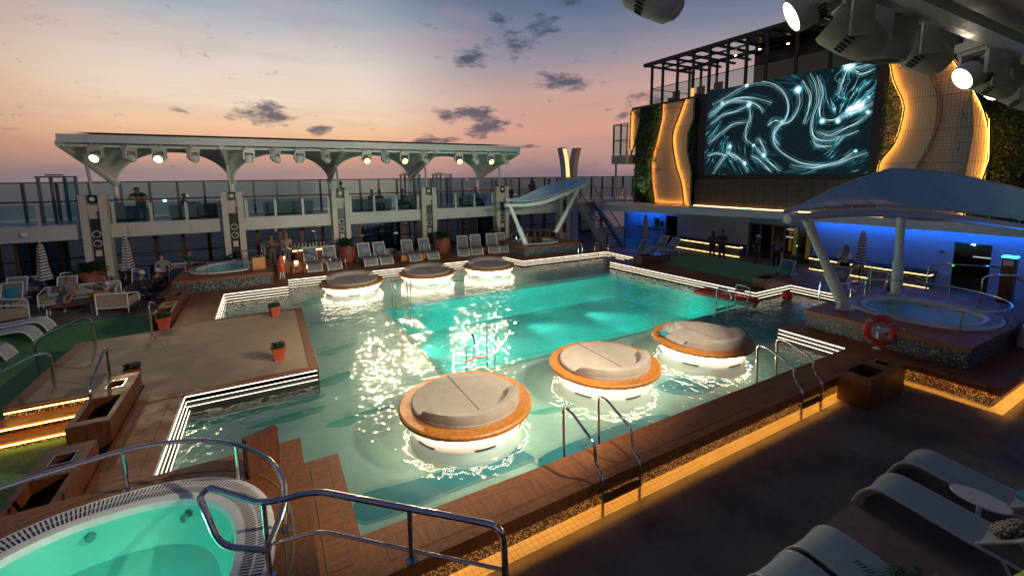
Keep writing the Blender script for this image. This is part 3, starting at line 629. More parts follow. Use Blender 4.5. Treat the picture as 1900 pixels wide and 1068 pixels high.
# ================================================================ far side: upper deck, twin pillars, glass, canopy
FY, UZ = 26.4, 3.0
PX_ = [-11.75, -6.66, -1.43, 3.67, 8.76, 13.85, 18.95]
ordn = ['first', 'second', 'third', 'fourth', 'fifth', 'sixth', 'seventh']
q = B(); q.box(-40, FY+.05, 2.72, 26.5, 31.2, UZ); q.box(-40, FY, 2.40, 26.5, FY+.3, UZ+.05); q.box(-40, FY+.9, 2.28, 26.5, FY+1.2, 2.72); struct(q.build('upper_deck_floor', M['white'], smooth=0))
def twin_pillar(x, lab):
    t = thing('twin_pillar', lab, 'pillar', (x, FY, 0), 'white twin pillars along the upper deck')
    for s_ in (-1, 1):
        q = B(); xa, xb = x+s_*.20, x+s_*.46
        q.prism([(min(xa,xb),FY-.35),(max(xa,xb),FY-.35),(max(xa,xb),FY+.25),(min(xa,xb),FY+.25)], 0, 4.37); q.build('fin', M['cream'], t, bev=.02)
    q = B(); q.box(x-.2,FY-.1,0,x+.2,FY+.2,3.7); q.box(x-.2,FY-.25,3.62,x+.2,FY+.2,3.92); q.build('web', M['cream'], t)
    q = B(); q.box(x-.17,FY-.22,.9,x+.17,FY-.1,3.3); q.build('speaker_column', M['dark'], t)
    for z in (2.62, 2.2):
        q = B(); q.lathe([(.0,.02),(.1,.02),(.145,.0),(.145,-.03),(.15,-.03)], (x,FY-.26,z), 20, 0, Matrix.Rotation(R(90),3,'X')); q.lathe([(.115,.012),(.15,.02),(.155,-.02)], (x,FY-.255,z), 20, 1, Matrix.Rotation(R(90),3,'X')); q.build('speaker_cone', [M['dark'], M['lampw']], t)
    q = B(); q.box(x-.11,FY-.26,1.62,x+.11,FY-.2,1.9); q.build('service_panel', M['cream'], t)
    q = B(); q.box(x-.14,FY-.3,4.0,x+.14,FY-.02,4.36); q.lathe([(0,.0),(.09,.01),(.1,-.02)], (x,FY-.31,4.18), 16, 1, Matrix.Rotation(R(90),3,'X')); q.build('top_speaker', [M['blackp'], M['lampw']], t)
    q = B(); q.cyl((x+.02,FY,3.9),(x-.1,FY-.05,5.75),.06,n=10); q.build('strut', M['white'], t)
for i, x in enumerate(PX_):
    twin_pillar(x, 'white twin pillar with dark speakers, %s from the screen end' % ordn[6-i])
edges = [-40]+[e for x in PX_ for e in (x-.46, x+.46)]+[20.2]
for i in range(0, len(edges)-1, 2):
    a, b_ = edges[i], edges[i+1]
    if b_-a < .3: continue
    t = thing('glass_railing', ('glass railing with dark red handrail, %s bay from the screen end' % (ordn+['last'])[min(7, 7-i//2)]), 'railing', (a, FY, UZ), 'glass railing bays of the upper deck')
    q = B(); q.tube([(a,FY+.08,4.1),(b_,FY+.08,4.1)], .035, 8); q.build('handrail', M['rail'], t)
    aa = max(a, -16); n_ = max(1, round((b_-aa)/1.4))
    for k in range(n_+1):
        x = aa+.12+(b_-aa-.24)*k/n_
        q = B(); q.box(x-.06,FY+.04,UZ+.02,x+.06,FY+.1,3.93); q.build('post', M['white'], t)
        if k < n_:
            x2 = aa+.12+(b_-aa-.24)*(k+1)/n_
            q = B(); q.box(x+.065,FY+.06,UZ+.1,x2-.065,FY+.072,3.98); q.build('pane', M['glassr'], t)
# outer glass wall, both decks
t = thing('wind_screen', 'tall glass wind screen with grey posts along the outer edge of the upper deck', 'glass screen', (0, 31, UZ))
q = B(); q.tube([(-30,31,4.9),(31,31,4.9)], .04, 6); q.build('top_bar', M['grey'], t)
for k in range(-23, 26):
    q = B(); x = k*1.235+.7; q.box(x-.06,30.92,UZ,x+.06,31.05,4.9); q.build('mullion', M['grey'], t)
q = B(); q.box(-30,31.06,UZ+.1,31,31.075,4.86); q.build('pane', M['glassr'], t)
t = thing('window_wall', 'row of tall sea windows with brown posts under the upper deck', 'window wall', (0, 31.1, 0))
for k in range(-23, 22):
    q = B(); x = k*1.235+.7; q.box(x-.09,30.98,0,x+.09,31.16,2.5); q.build('mullion', M['bronze'], t)
q = B(); q.box(-30,31.0,.95,26,31.12,1.02); q.box(-30,31.0,0,26,31.14,.18); q.build('rail_bar', M['dark'], t)
q = B(); q.box(-30,31.16,.15,26,31.18,2.9); q.build('pane', M['glassw'], t)
q = B(); q.box(-30,30.95,2.4,26,31.2,2.75); q.build('head_beam', M['white'], t)
# lit ceiling strips & lamps that show as reflections in the windows
for k, x in enumerate((-9.3,-4.6,.6,2.2,5.9,10.7,11.9)):
    q = B(); q.box(x,29.2,2.69,x+(1.9 if k in (2,3) else .25),29.26,2.715); tag(q.build('ceiling_light', M['glow']), 'warm ceiling light under the upper deck, number %s from the screen end' % ordn[6-k], 'ceiling light', 'ceiling lights under the upper deck')
# roof canopy
yf, yv, x0, x1 = 23.9, 29.7, -6.92, 13.96
def canopy(yf, yv, x0, x1, Vx, lab, n_loc):
    t = thing('deck_canopy', lab, 'canopy', (n_loc, yv, 4.9))
    q = B()
    def top(x): return 6.5
    def arch(x):
        for a, b_ in zip(Vx, Vx[1:]):
            if a <= x <= b_:
                u = abs((x-(a+b_)/2)/((b_-a)/2)); return 4.86+1.62*max(0,(1-u**2.3))**.62
        return 4.86
    n_ = 150
    def fn(u, v):
        x = Vx[0]+(Vx[-1]-Vx[0])*u; xx = x0+(x1-x0)*u
        za = arch(x); zt = 6.52; vv = v
        return (xx*(1-v)+x*v, yf+(yv-yf)*v, zt+(za-zt)*(vv**1.15))
    q.grid(fn, n_, 12)
    q.grid(lambda u, v: tuple(V(fn(u, v))+V((0,0,.05))), n_, 12)
    q.build('membrane', M['canvas'], t)
    q = B(); sg = 1 if yv > yf else -1
    q.box(x0,yf,6.5,x1,yf+.22*sg,6.82); q.box(x0+.1,yf+.3*sg,6.34,x1-.1,yf+.42*sg,6.44)
    k = x0+.9
    while k < x1: q.box(k-.02,yf-.012*sg,6.49,k+.02,yf,6.83); k += 2.3
    q.build('front_beam', M['whitem'], t)
    q = B(); m_ = 24
    q.grid(lambda u, v: (x0+(x1-x0)*u, yf+(yv-yf)*1.0*v, 6.84+.28*math.sin(v*1.6)), 2, 8); q.grid(lambda u, v: (x0+(x1-x0)*u, yf+(yv-yf)*v, 6.9+.28*math.sin(v*1.6)), 2, 8); q.build('roof_skin', M['canvas'], t)
    for xv, xt in [(Vx[0], x0)]+[(x, x) for x in Vx[1:-1]]+[(Vx[-1], x1)]:
        q = B(); q.tube([(xt,yf+.2*sg,6.47),((xt+xv)/2,(yf+yv)/2,5.72),(xv,yv,4.84)], .12, 8, flat=1.3); q.build('rib', M['whitem'], t)
        q = B(); q.cyl((xv,yv,UZ),(xv,yv,4.95),.12,n=14); q.lathe([(.14,0),(.2,.12),(.14,.3)],(xv,yv,4.72),12); q.build('column', M['whitem'], t)
    for a, b_ in zip(Vx, Vx[1:]):
        q = B(); q.tube([(a+(b_-a)*i/40, yv, arch(a+(b_-a)*i/40)) for i in range(41)], .055, 6); q.build('arch_edge', M['whitem'], t)
    return t
canopy(yf, yv, x0, x1, [-6.6,-1.55,3.61,8.66,13.7], 'long white canopy with four arches carrying stage lamps over the upper deck', 3.5)
canopy(2.05, -3.6, 2.6, 19.4, [2.9,8.3,13.7,19.1], 'grey canopy beam overhead with large moving stage lamps hanging from it', 9)
# moving head lamps
def moving_head(kind):
    t = thing('stage_lamp', '', 'stage lamp', (0,0,0))
    q = B(); q.obox((0,0,-.05),(.46,.30,.12)); q.obox((0,0,.04),(.3,.2,.06)); q.obox((-.1,.0,.09),(.05,.12,.08)); q.obox((.1,.0,.09),(.05,.12,.08)); q.build('clamp_base', M['lampw'], t, bev=.02)
    y_ = B()
    for s_ in (-1, 1): y_.obox((s_*.22,0,-.28),(.06,.15,.36))
    y_.obox((0,0,-.13),(.48,.2,.06)); y_.build('yoke', M['lampw'], t, bev=.018)
    ax = {'lit': R(62), 'side': R(128), 'down': R(8)}[kind]
    m_ = Matrix.Rotation(ax,3,'X'); c = V((0,0,-.40))
    q = B()
    if kind == 'down': q.lathe([(0,.2),(.1,.2),(.19,.14),(.195,-.1),(.17,-.2),(.15,-.2),(.15,-.17),(0,-.17)], c, 32, 0, m_)
    else: q.lathe([(0,.26),(.08,.26),(.14,.2),(.175,.02),(.18,-.16),(.165,-.2),(.15,-.2),(.15,-.185),(0,-.185)], c, 32, 0, m_)
    hd = q.build('lamp_head', M['lampw'], t)
    q = B(); q.lathe([(.148,-.186),(.08,-.2),(0,-.205)], c, 32, 0, m_); q.build('lens', M['lens'] if kind == 'lit' else M['blackp'], hd)
    q = B()
    for k in range(22):
        a = k*.2+.2; q.obox(c+m_@V((.182*math.cos(a),.182*math.sin(a),.0)),(.012,.012,.07),m_@Matrix.Rotation(a,3,'Z'))
    q.build('cooling_slot', M['blackp'], hd)
    return t
lit = moving_head('lit'); side = moving_head('side'); down = moving_head('down')
seq = [(-5.87,'lit'),(-4.81,'side'),(-3.81,'lit'),(-2.63,'side'),(-.52,'down'),(.59,'side'),(1.62,'down'),(2.82,'side'),(4.81,'lit'),(5.79,'side'),(6.8,'lit'),(7.96,'side'),(9.99,'lit'),(11.06,'side'),(12.05,'lit'),(13.05,'side')]
FIX = {}
names = ['first','second','third','fourth','fifth','sixth','seventh','eighth','ninth','tenth','eleventh','twelfth','thirteenth','fourteenth','fifteenth','sixteenth']
# lamps face -Y when head axis tilts; turn so that lit faces look to the pool
for i, (x, k) in enumerate(seq):
    src = {'lit': lit, 'side': side, 'down': down}[k]
    lab = '%s stage lamp under the long white canopy, %s from the screen end' % ('lit white' if k == 'lit' else 'unlit white', names[15-i])
    rz = {'lit': math.pi+(-.25 if i < 4 else .0), 'side': .9 if i % 4 else 2.2, 'down': .3}[k]
    o = dup(src, (x, 24.2, 6.36), rz, lab); o['group'] = 'stage lamps under the long canopy'
    if k == 'lit' and x > 3:
        for ch in o.children_recursive:
            if ch.name.startswith('lens'): ch.data = ch.data.copy(); ch.data.materials[0] = M['lensw']
nearseq = [(2.34,'side',.5,6.5,'unlit stage lamp at the top edge of the picture, alone over the sunset clouds',.8),(4.25,'near',.72,6.80,'big lit stage lamp overhead in front of the dark pergola',.88),(4.95,'side2',.7,6.74,'big unlit stage lamp with a round lens over the top of the screen',1.1),
  (5.68,'down',.2,6.80,'round finned stage lamp hanging lens down over the screen corner',1.1),(6.5,'side2',.6,6.76,'unlit stage lamp hanging over the gold crescent panel',1.08),(8.22,'near',.9,6.68,'lit stage lamp hanging in front of the bronze panel',.95),(8.85,'side2',.5,6.58,'unlit stage lamp between two lit ones overhead',.95),(9.25,'near',.9,6.55,'lit stage lamp half hidden behind another lamp, at the edge of the plant wall',.85),(10.1,'side',.4,6.5,'unlit stage lamp at the end of the overhead row in front of the plant wall',.95)]
for i, (x, k, rz, z, lab, sc) in enumerate(nearseq):
    src = {'near': lit, 'side': side, 'side2': side, 'down': down}[k]
    o = dup(src, (x, 2.25, z), rz, lab, (sc, sc, sc)); o['group'] = 'stage lamps on the near canopy beam'
    if k == 'near':
        for ch in o.children_recursive:
            if ch.name.startswith('lens'): ch.data = ch.data.copy(); ch.data.materials[0] = M['lensn']
for p_ in (lit, side, down):
    for ch in p_.children_recursive: bpy.data.objects.remove(ch)
    bpy.data.objects.remove(p_)
# V shaped light tower
t = thing('light_tower', 'white tower splitting into two curved arms, one lit yellow inside', 'light tower', (20.4, 27.6, 0))
q = B(); q.box(19.75,27.2,0,20.35,27.9,4.9); q.box(20.5,27.2,0,21.05,27.9,4.9); q.box(20.3,27.35,0,20.55,27.8,5.1); q.build('shaft', M['white'], t, bev=.02)
q = B(); q.prism([(19.6,27.1),(21.2,27.1),(21.2,28.0),(19.6,28.0)], 4.78, 4.9); q.build('collar', M['white'], t, bev=.02)
for s_ in (-1, 1):
    q = B(); xs = 20.4
    prof = [(xs+s_*(.12+.32*u*u+.05*u), 4.9+2.2*u) for u in [i/10 for i in range(11)]]
    q.grid(lambda u, v: (prof[int(round(u*10))][0]+s_*(.42*v), 27.25, prof[int(round(u*10))][1]), 10, 1); q.grid(lambda u, v: (prof[int(round(u*10))][0]+s_*(.42*v), 27.85, prof[int(round(u*10))][1]), 10, 1)
    q.grid(lambda u, v: (prof[int(round(u*10))][0], 27.25+.6*v, prof[int(round(u*10))][1]), 10, 1); q.grid(lambda u, v: (prof[int(round(u*10))][0]+s_*.42, 27.25+.6*v, prof[int(round(u*10))][1]), 10, 1)
    q.build('arm', M['white'], t)
q = B(); pf = lambda u: 20.4-(.12+.32*u*u+.05*u)
q.grid(lambda u, v: (pf(u*.95)-.04-.34*v, 27.235, 4.92+2.2*u*.95), 10, 1); pn = q.build('light_panel', emit('tower_light', (1,.72,.3), 1.3), t)
q = B(); q.box(20.2,27.15,4.0,20.45,27.2,4.45); q.build('speaker', M['blackp'], t)
# door frames standing on the upper deck (open glass gates)
for (x, y, lab) in ((10.3, 29.6, 'open glass gate frame on the upper deck by the fourth arch'), (8.2, 30.2, 'slim gate frame on the upper deck beside a canopy column'), (-9.2, 29.0, 'tall grey gate frame on the upper deck at its far end from the screen')):
    t = thing('gate_frame', lab, 'gate', (x, y, UZ), 'gate frames on the upper deck')
    for dx, dy in ((0,0),(.35,.3),(.75,.6),(1.3,0)):
        q = B(); q.box(x+dx-.06,y+dy-.05,UZ,x+dx+.06,y+dy+.05,5.15); q.build('post', M['grey'], t)
    q = B(); q.box(x-.1,y-.05,5.15,x+1.36,y+.05,5.22); q.obox((x+.5,y+.3,5.28),(.6,.3,.06)); q.build('header', M['grey'], t)
    q = B(); q.box(x+.8,y,UZ+.1,x+1.25,y+.02,5.1); q.build('pane', M['glassr'], t)
# sofas on the upper deck
def block_sofa(x, y, w, lab, d=.8):
    t = thing('deck_sofa', lab, 'sofa', (x, y, UZ), 'dark sofas on the upper deck')
    q = B(); q.box(x-w/2,y-d/2,UZ+.12,x+w/2,y+d/2,UZ+.42); q.build('seat', M['sofa'], t, bev=.04)
    q = B(); q.box(x-w/2,y-d/2,UZ+.42,x+w/2,y-d/2+.2,UZ+.74); q.build('backrest', M['sofa'], t, bev=.05)
    for s_ in (-1, 1):
        q = B(); q.box(x+s_*(w/2-.1)-.1,y-d/2+.2,UZ+.42,x+s_*(w/2-.1)+.1,y+d/2,UZ+.62); q.build('arm', M['sofa'], t, bev=.04)
    q = B(); q.box(x-w/2+.05,y-d/2+.05,UZ,x+w/2-.05,y+d/2-.05,UZ+.12); q.build('plinth', M['dark'], t)
for x, y, w, lab in ((-6.0,28.4,1.6,'dark sofa on the upper deck behind the leaning man'),(-3.6,27.6,1.1,'dark armchair of the person holding up a phone'),(-2.9,28.6,1.0,'dark armchair beside the phone holder'),(-1.9,28.8,1.5,'dark sofa on the upper deck beside the second pillar from the far end'),
   (.4,28.0,1.0,'dark armchair alone between two pillars'),(1.6,28.2,1.6,'dark sofa beside the lone armchair between two pillars'),(4.9,28.0,1.0,'low dark sofa next to the seated couple'),(5.9,27.6,1.7,'dark sofa carrying the seated couple'),(7.9,27.8,.9,'dark armchair behind the person with an outstretched hand'),(12.6,28.2,1.7,'dark sofa of the person sitting under the last arch')):
    block_sofa(x, y, w, lab)
# white service boxes on the fascia
for x in (-5.4, -3.0, 11.5):
    q = B(); q.box(x-.2,FY-.07,2.5,x+.2,FY-.002,2.86); tag(q.build('junction_box', M['cream'], bev=.01), 'small cream box on the deck edge, %s' % {-5.4:'below the leaning man',-3.0:'below the person holding a phone',11.5:'below the last arch of the canopy'}[x], 'junction box', 'cream boxes on the upper deck edge')
q = B(); q.lathe([(.13,0),(.12,-.07),(.07,-.13),(0,-.15)],(-9.0,FY-.1,2.75),16); q.box(-9.1,FY-.12,2.72,-8.9,FY-.002,2.82); tag(q.build('dome_camera', M['whitem']), 'small white dome camera under the edge of the upper deck', 'camera')
# ================================================================ deckhouse with screen
HX = 24.6
t = thing('deckhouse', 'deckhouse with blue lit walls below and the big screen wall above', 'building', (26, 10, 0))
ov = [(24.9,27.0),(22.6,25.9),(21.3,24.8),(20.8,23.4),(20.8,21.6),(22.6,18),(24.0,14),(24.35,10.5),(24.3,7),(24.1,4),(23.8,0),(23.6,-6),(31,-6),(31,27)]
def soft(P_, k, n=4): return P_
q = B(); q.prism(ov, 2.6, 2.95); q.prism(inset([(p_[0],p_[1]) for p_ in ov], -.0)[:], 2.951, 2.99); q.build('overhang', M['wallw'], t, bev=.06)
WX = 25.6
q = B()
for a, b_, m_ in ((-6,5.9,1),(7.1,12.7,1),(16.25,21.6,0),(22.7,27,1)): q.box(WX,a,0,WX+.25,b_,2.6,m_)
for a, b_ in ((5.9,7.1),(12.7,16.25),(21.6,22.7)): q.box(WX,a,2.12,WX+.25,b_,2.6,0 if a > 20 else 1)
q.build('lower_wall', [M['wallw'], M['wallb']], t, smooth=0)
def door(y0, y1, z1, lab, panes=1, lit=False):
    q = B()
    for k in range(panes+1):
        y = y0+(y1-y0)*k/panes; q.box(WX-.03,y-.035,0,WX+.05,y+.035,z1)
    q.box(WX-.03,y0,z1-.05,WX+.05,y1,z1+.02); d = q.build('door', M['grey'] if lit else M['wallb'], t)
    for k in range(panes):
        a, b_ = y0+(y1-y0)*k/panes+.04, y0+(y1-y0)*(k+1)/panes-.04
        if lit and k == 2: continue
        q = B(); q.box(WX+.0,a,.06,WX+.015,b_,z1-.06); q.build('door_pane', M['glassw'], d)
    return d
door(5.9,7.1,2.1,'',1); door(12.7,16.25,2.1,'',5,True); door(21.6,22.7,2.1,'',1)
# rooms seen through the doors
q = B()
for a, b_ in ((5.9,7.1),(12.7,16.25),(21.6,22.7)):
    q.box(29.5,a-1,0,29.6,b_+1,2.6); q.box(WX+.25,a-1.1,0,29.6,a-1,2.6); q.box(WX+.25,b_+1,0,29.6,b_+1.1,2.6)
q.box(WX+.25,-6,2.56,29.6,27,2.59); q.build('inner_room_wall', M['bronze'], t)
q = B()
for y0, y1, x in ((13.55,13.8,27.2),(13.0,13.15,26.6),(14.75,14.95,28),(15.6,15.75,29),(13.95,14.25,29.3)): q.box(x,y0,.1,x+.08,y1,2.3)
q.build('lit_panel', M['ambp'], t)
q = B()
for y, x in ((12.9,27),(14.4,28.5),(15.4,27),(15.9,28.4),(6.2,28),(6.7,27.2)): q.box(x,y,2.5,x+.5,y+.1,2.53)
for y in (12.8,15.3): q.box(28.9,y,1.0,29.1,y+.7,1.03); q.box(28.9,y,1.5,29.1,y+.6,1.52)
q.box(28.5,6.05,1.1,28.6,7.2,1.13)
q.build('ceiling_strip', M['dimw'], t)
for y, z in ((13.42,1.05),(7.02,1.05)):
    q = B(); q.ell((WX-.05,y,z),(.03,.03,.03)); q.build('door_button', M['green'], t)
q = B(); q.box(WX-.02,14.0,2.28,WX-.002,14.35,2.42); q.build('exit_sign', emit('exit_green', (.1,.45,.25), .25), t)
q = B(); q.box(WX-.06,7.35,1.55,WX,7.5,1.62); q.box(WX-.08,23.3,1.2,WX,23.7,1.8); q.box(WX-.12,22.9,1.25,WX,23.1,1.6); q.box(WX-.05,22.8,.98,WX,25.5,1.03); q.build('wall_fitting', M['dark'], t)
# soffit fittings & service details
q = B()
for y in (4.6,7.9,8.4,11.3,12.2,16.5,19.2,20.4): q.box(25.0,y,2.5,25.15,y+.12,2.6)
q.build('soffit_fitting', M['grey'], t)
# upper volume
q = B(); q.box(HX+.35,-6,2.99,31,25.3,9.9); q.build('upper_wall', M['dark'], t)
q = B(); q.box(HX-.02,-6,9.85,31,25.35,10.02); q.build('terrace_slab', M['dark'], t)
q = B(); q.box(HX+.05,9.55,2.99,HX+.3,19.55,4.72); q.build('speaker_grille', mat('perforated_brown', (.085,.06,.045), .5, nz=(3,.25), lineset=((1,.62,.03),(2,.55,.02)), linecol=(.03,.022,.018)), t)
# benches
def bench(y0, y1, x, lab):
    b = thing('bench', lab, 'bench', (x, (y0+y1)/2, 0), 'built-in benches along the deckhouse')
    q = B(); q.box(x-.5,y0,.62,WX-.01,y1,.7); q.build('seat', M['dark'], b, bev=.01)
    q = B(); q.box(x-.3,y0+.05,0,WX-.01,y1-.05,.6); q.build('mosaic_base', M['mosaicd'], b, smooth=0)
    q = B(); q.tube([(x-.42,y0+.03,.6),(x-.42,y1-.03,.6)], .012, 6); q.tube([(x-.42,y0+.03,.6),(x-.1,y0+.0,.6)], .012, 6); q.build('light_strip', M['ledy'], b)
    q = B(); q.tube([(x-.32,y0+.03,.03),(x-.32,y1-.03,.03)], .007, 6); q.build('floor_strip', M['ledy'], b)
bench(16.3,21.2,25.2,'dark bench with warm light strip against the white wall left of the glass entrance'); bench(7.5,12.4,25.2,'dark bench with warm light strip against the blue wall')
# blue wash under the overhang
for y0, y1, nm in ((-5.5,12.6,'long blue light strip under the overhang by the canopy posts'),(22.75,26.5,'short blue light strip under the overhang behind the stairs')):
    q = B(); q.tube([(WX-.4,y0,2.56),(WX-.4,y1,2.56)], .022, 6); tag(q.build('led_strip', M['ledb' if y0 < 0 else 'ledbb']), nm, 'light strip', 'blue strips under the overhang')
q = B(); q.tube([(HX-.05,9.3,3.02),(HX-.05,19.5,3.02)], .016, 6); tag(q.build('led_strip', M['ledy']), 'long warm light strip along the ledge below the big screen', 'light strip')
# ---- the screen
t = thing('led_screen', 'huge outdoor screen showing glowing cyan swirls', 'screen', (HX, 14.4, 4.7))
q = B(); q.box(HX-.02,9.55,4.72,HX+.34,10.02,9.9); q.box(HX-.02,18.83,4.72,HX+.34,19.55,10.0); q.box(HX-.02,10.02,4.72,HX+.34,18.83,4.98); q.build('frame', M['blackp'], t, bev=.01)
m, nt, out = newmat('screen_picture'); co = N(nt, 'TexCoord').outputs['Object']
e = N(nt, 'Emission'); L(nt, e.outputs[0], out.inputs[0])
sp = N(nt, 'SeparateXYZ'); L(nt, co, sp.inputs[0])
def swirl(px, py, cy, cz, amp, rad):
    dx, dy = math_(nt, 'SUBTRACT', px, cy), math_(nt, 'SUBTRACT', py, cz)
    r2 = math_(nt, 'ADD', math_(nt, 'MULTIPLY', dx, dx), math_(nt, 'MULTIPLY', dy, dy))
    a = math_(nt, 'MULTIPLY', math_(nt, 'EXPONENT', math_(nt, 'MULTIPLY', r2, -1/rad**2)), amp)
    c, s_ = math_(nt, 'COSINE', a), math_(nt, 'SINE', a)
    return (math_(nt, 'ADD', math_(nt, 'SUBTRACT', math_(nt, 'MULTIPLY', dx, c), math_(nt, 'MULTIPLY', dy, s_)), cy), math_(nt, 'ADD', math_(nt, 'ADD', math_(nt, 'MULTIPLY', dx, s_), math_(nt, 'MULTIPLY', dy, c)), cz))
u, v = math_(nt, 'MULTIPLY', sp.outputs[1], -1), sp.outputs[2]
u, v = swirl(u, v, -.15, 2.5, 3.6, 2.6); u, v = swirl(u, v, -2.6, 3.2, -1.3, 1.9)
cm = N(nt, 'CombineXYZ'); L(nt, u, cm.inputs[0]); L(nt, v, cm.inputs[1]); cw = cm.outputs[0]
def ridge(sc, s3, w, pw, off=0):
    mp = N(nt, 'Mapping'); mp.inputs['Location'].default_value = (off, off*.7, off); L(nt, cw, mp.inputs[0])
    f = noise(nt, mp.outputs[0], sc, 3, .55, s3)
    d = math_(nt, 'ABSOLUTE', math_(nt, 'SUBTRACT', f, .5))
    return math_(nt, 'POWER', math_(nt, 'SUBTRACT', 1, math_(nt, 'DIVIDE', d, w), True), pw)
f1 = ridge(.5, (.35,1.5,1), .013, 1.4, 2.2); f2 = ridge(.8, (.35,1.6,1), .013, 1.4, 5.3); f3 = ridge(1.2, (.35,1.5,1), .018, 1.4, 9.1)
msk = ramp(nt, noise(nt, co, .42, 2), [(.46, 0.0), (.56, 1.0)])
f = math_(nt, 'MULTIPLY', math_(nt, 'ADD', math_(nt, 'ADD', math_(nt, 'MULTIPLY', f1, 1.1), math_(nt, 'MULTIPLY', f2, 1.1)), math_(nt, 'MULTIPLY', f3, .7)), math_(nt, 'ADD', math_(nt, 'MULTIPLY', msk, .95), .05))
hot = None
for hy, hz, r in HOT:
    cy, cz = hy-14.4, hz-4.7
    dd = N(nt, 'VectorMath', operation='DISTANCE'); cx = N(nt, 'CombineXYZ'); L(nt, math_(nt, 'MULTIPLY', sp.outputs[1], -1), cx.inputs[0]); L(nt, sp.outputs[2], cx.inputs[1]); L(nt, cx.outputs[0], dd.inputs[0]); dd.inputs[1].default_value = (-cy, cz, 0)
    g = math_(nt, 'EXPONENT', math_(nt, 'MULTIPLY', math_(nt, 'POWER', math_(nt, 'DIVIDE', dd.outputs['Value'], r*.72), 2), -1)); hot = g if hot is None else math_(nt, 'ADD', hot, g)
ff = math_(nt, 'ADD', f, math_(nt, 'MULTIPLY', hot, math_(nt, 'ADD', math_(nt, 'MULTIPLY', f, 2.0), 1.0)))
c = ramp(nt, math_(nt, 'ADD', math_(nt, 'MULTIPLY', f, .30), math_(nt, 'MULTIPLY', hot, .85)), [(0, (.006,.014,.019)), (.14, (.012,.045,.055)), (.32, (.06,.33,.40)), (.55, (.5,.9,.95)), (.8, (1.4,1.5,1.6))])
L(nt, c, e.inputs[0]); e.inputs[1].default_value = 1.0
q = B(); q.box(HX-.05,10.02,4.98,HX+.02,18.83,10.12); q.build('display', m, t, smooth=0)
def strand(q, pts, w, off, x, mi, rr):
    P_ = cr(pts, 8); n_ = len(P_); ph = rr.uniform(0,6); fq = rr.uniform(.6,1.6); L_ = []; R_ = []
    for i, (y, z_) in enumerate(P_):
        a, b_ = P_[max(0,i-1)], P_[min(n_-1,i+1)]; d_ = math.hypot(b_[0]-a[0], b_[1]-a[1]) or 1; ny, nz_ = -(b_[1]-a[1])/d_, (b_[0]-a[0])/d_
        u_ = i/(n_-1); o_ = off*(math.sin(u_*3.14*fq+ph)*.8+.4*math.sin(u_*9+ph*2)); ww = w*(.25+.75*math.sin(u_*3.14)**.7)*(.75+.5*math.sin(u_*14+ph))
        for s_, T in ((1,L_),(-1,R_)): T.append((x, min(18.8,max(10.05,y+ny*(o_+s_*ww))), min(10.1,max(5.0,z_+nz_*(o_+s_*ww)))))
    for i in range(n_-1): q.quad([L_[i],L_[i+1],R_[i+1],R_[i]], mi)
def cr(pts, n=5):
    res = []; P_ = [pts[0]]+pts+[pts[-1]]
    for a, b_, c, d in zip(P_, P_[1:], P_[2:], P_[3:]):
        for k in range(n):
            s_ = k/n; res.append(tuple(.5*(2*b_[i]+(c[i]-a[i])*s_+(2*a[i]-5*b_[i]+4*c[i]-d[i])*s_*s_+(3*b_[i]-a[i]-3*c[i]+d[i])*s_**3) for i in (0,1)))
    return res+[pts[-1]]
q = B(); rr = random.Random(11)
for k, st_ in enumerate(STRANDS):
    for j in range(6): strand(q, st_, .009, .2, HX-.053-.0006*j, 2, rr)
    for j in range(7): strand(q, st_, .0045, .15, HX-.056-.0006*j, 1, rr)
    for j in range(3): strand(q, st_, .0065, .05, HX-.061-.0006*j, 0, rr)
q.build('glowing_strand', [emit('strand_white', (.75,.95,1), 1.25), emit('strand_cyan', (.16,.5,.56), 1), emit('strand_teal', (.02,.10,.12), 1)], t, smooth=0)
# ---- wave panels (plane x, outline in y,z); an LED tube runs in front of one edge
def wave(poly, x, lab, mt, led=None, th=.1):
    t = thing('wave_panel', lab, 'wall panel', (x, poly[0][0], poly[0][1]), 'curved gold wall panels beside the screen')
    q = B(); q.slab(lambda y, z, k: (x+k, y, z), poly, 0, th); q.build('panel', M[mt], t, smooth=0)
    q = B()
    for a, b_ in zip(poly, poly[1:]+poly[:1]): q.tube([(x-.01,*a),(x-.01,*b_)], .018, 5)
    q.build('edge_trim', M['dark'], t)
    if led:
        q = B(); q.tube([(x-.15, a, b_) for a, b_ in led], .015, 6); q.build('edge_light', M['ledg'], t)
        q = B(); q.tube([(x-.15-.03, a-.028, b_) for a, b_ in led], .03, 6); q.build('edge_lip', M['dark'], t)
def cr(pts, n=5):
    res = []; P_ = [pts[0]]+pts+[pts[-1]]
    for a, b_, c, d in zip(P_, P_[1:], P_[2:], P_[3:]):
        for k in range(n):
            s_ = k/n; res.append(tuple(.5*(2*b_[i]+(c[i]-a[i])*s_+(2*a[i]-5*b_[i]+4*c[i]-d[i])*s_*s_+(3*b_[i]-a[i]-3*c[i]+d[i])*s_**3) for i in (0,1)))
    return res+[pts[-1]]
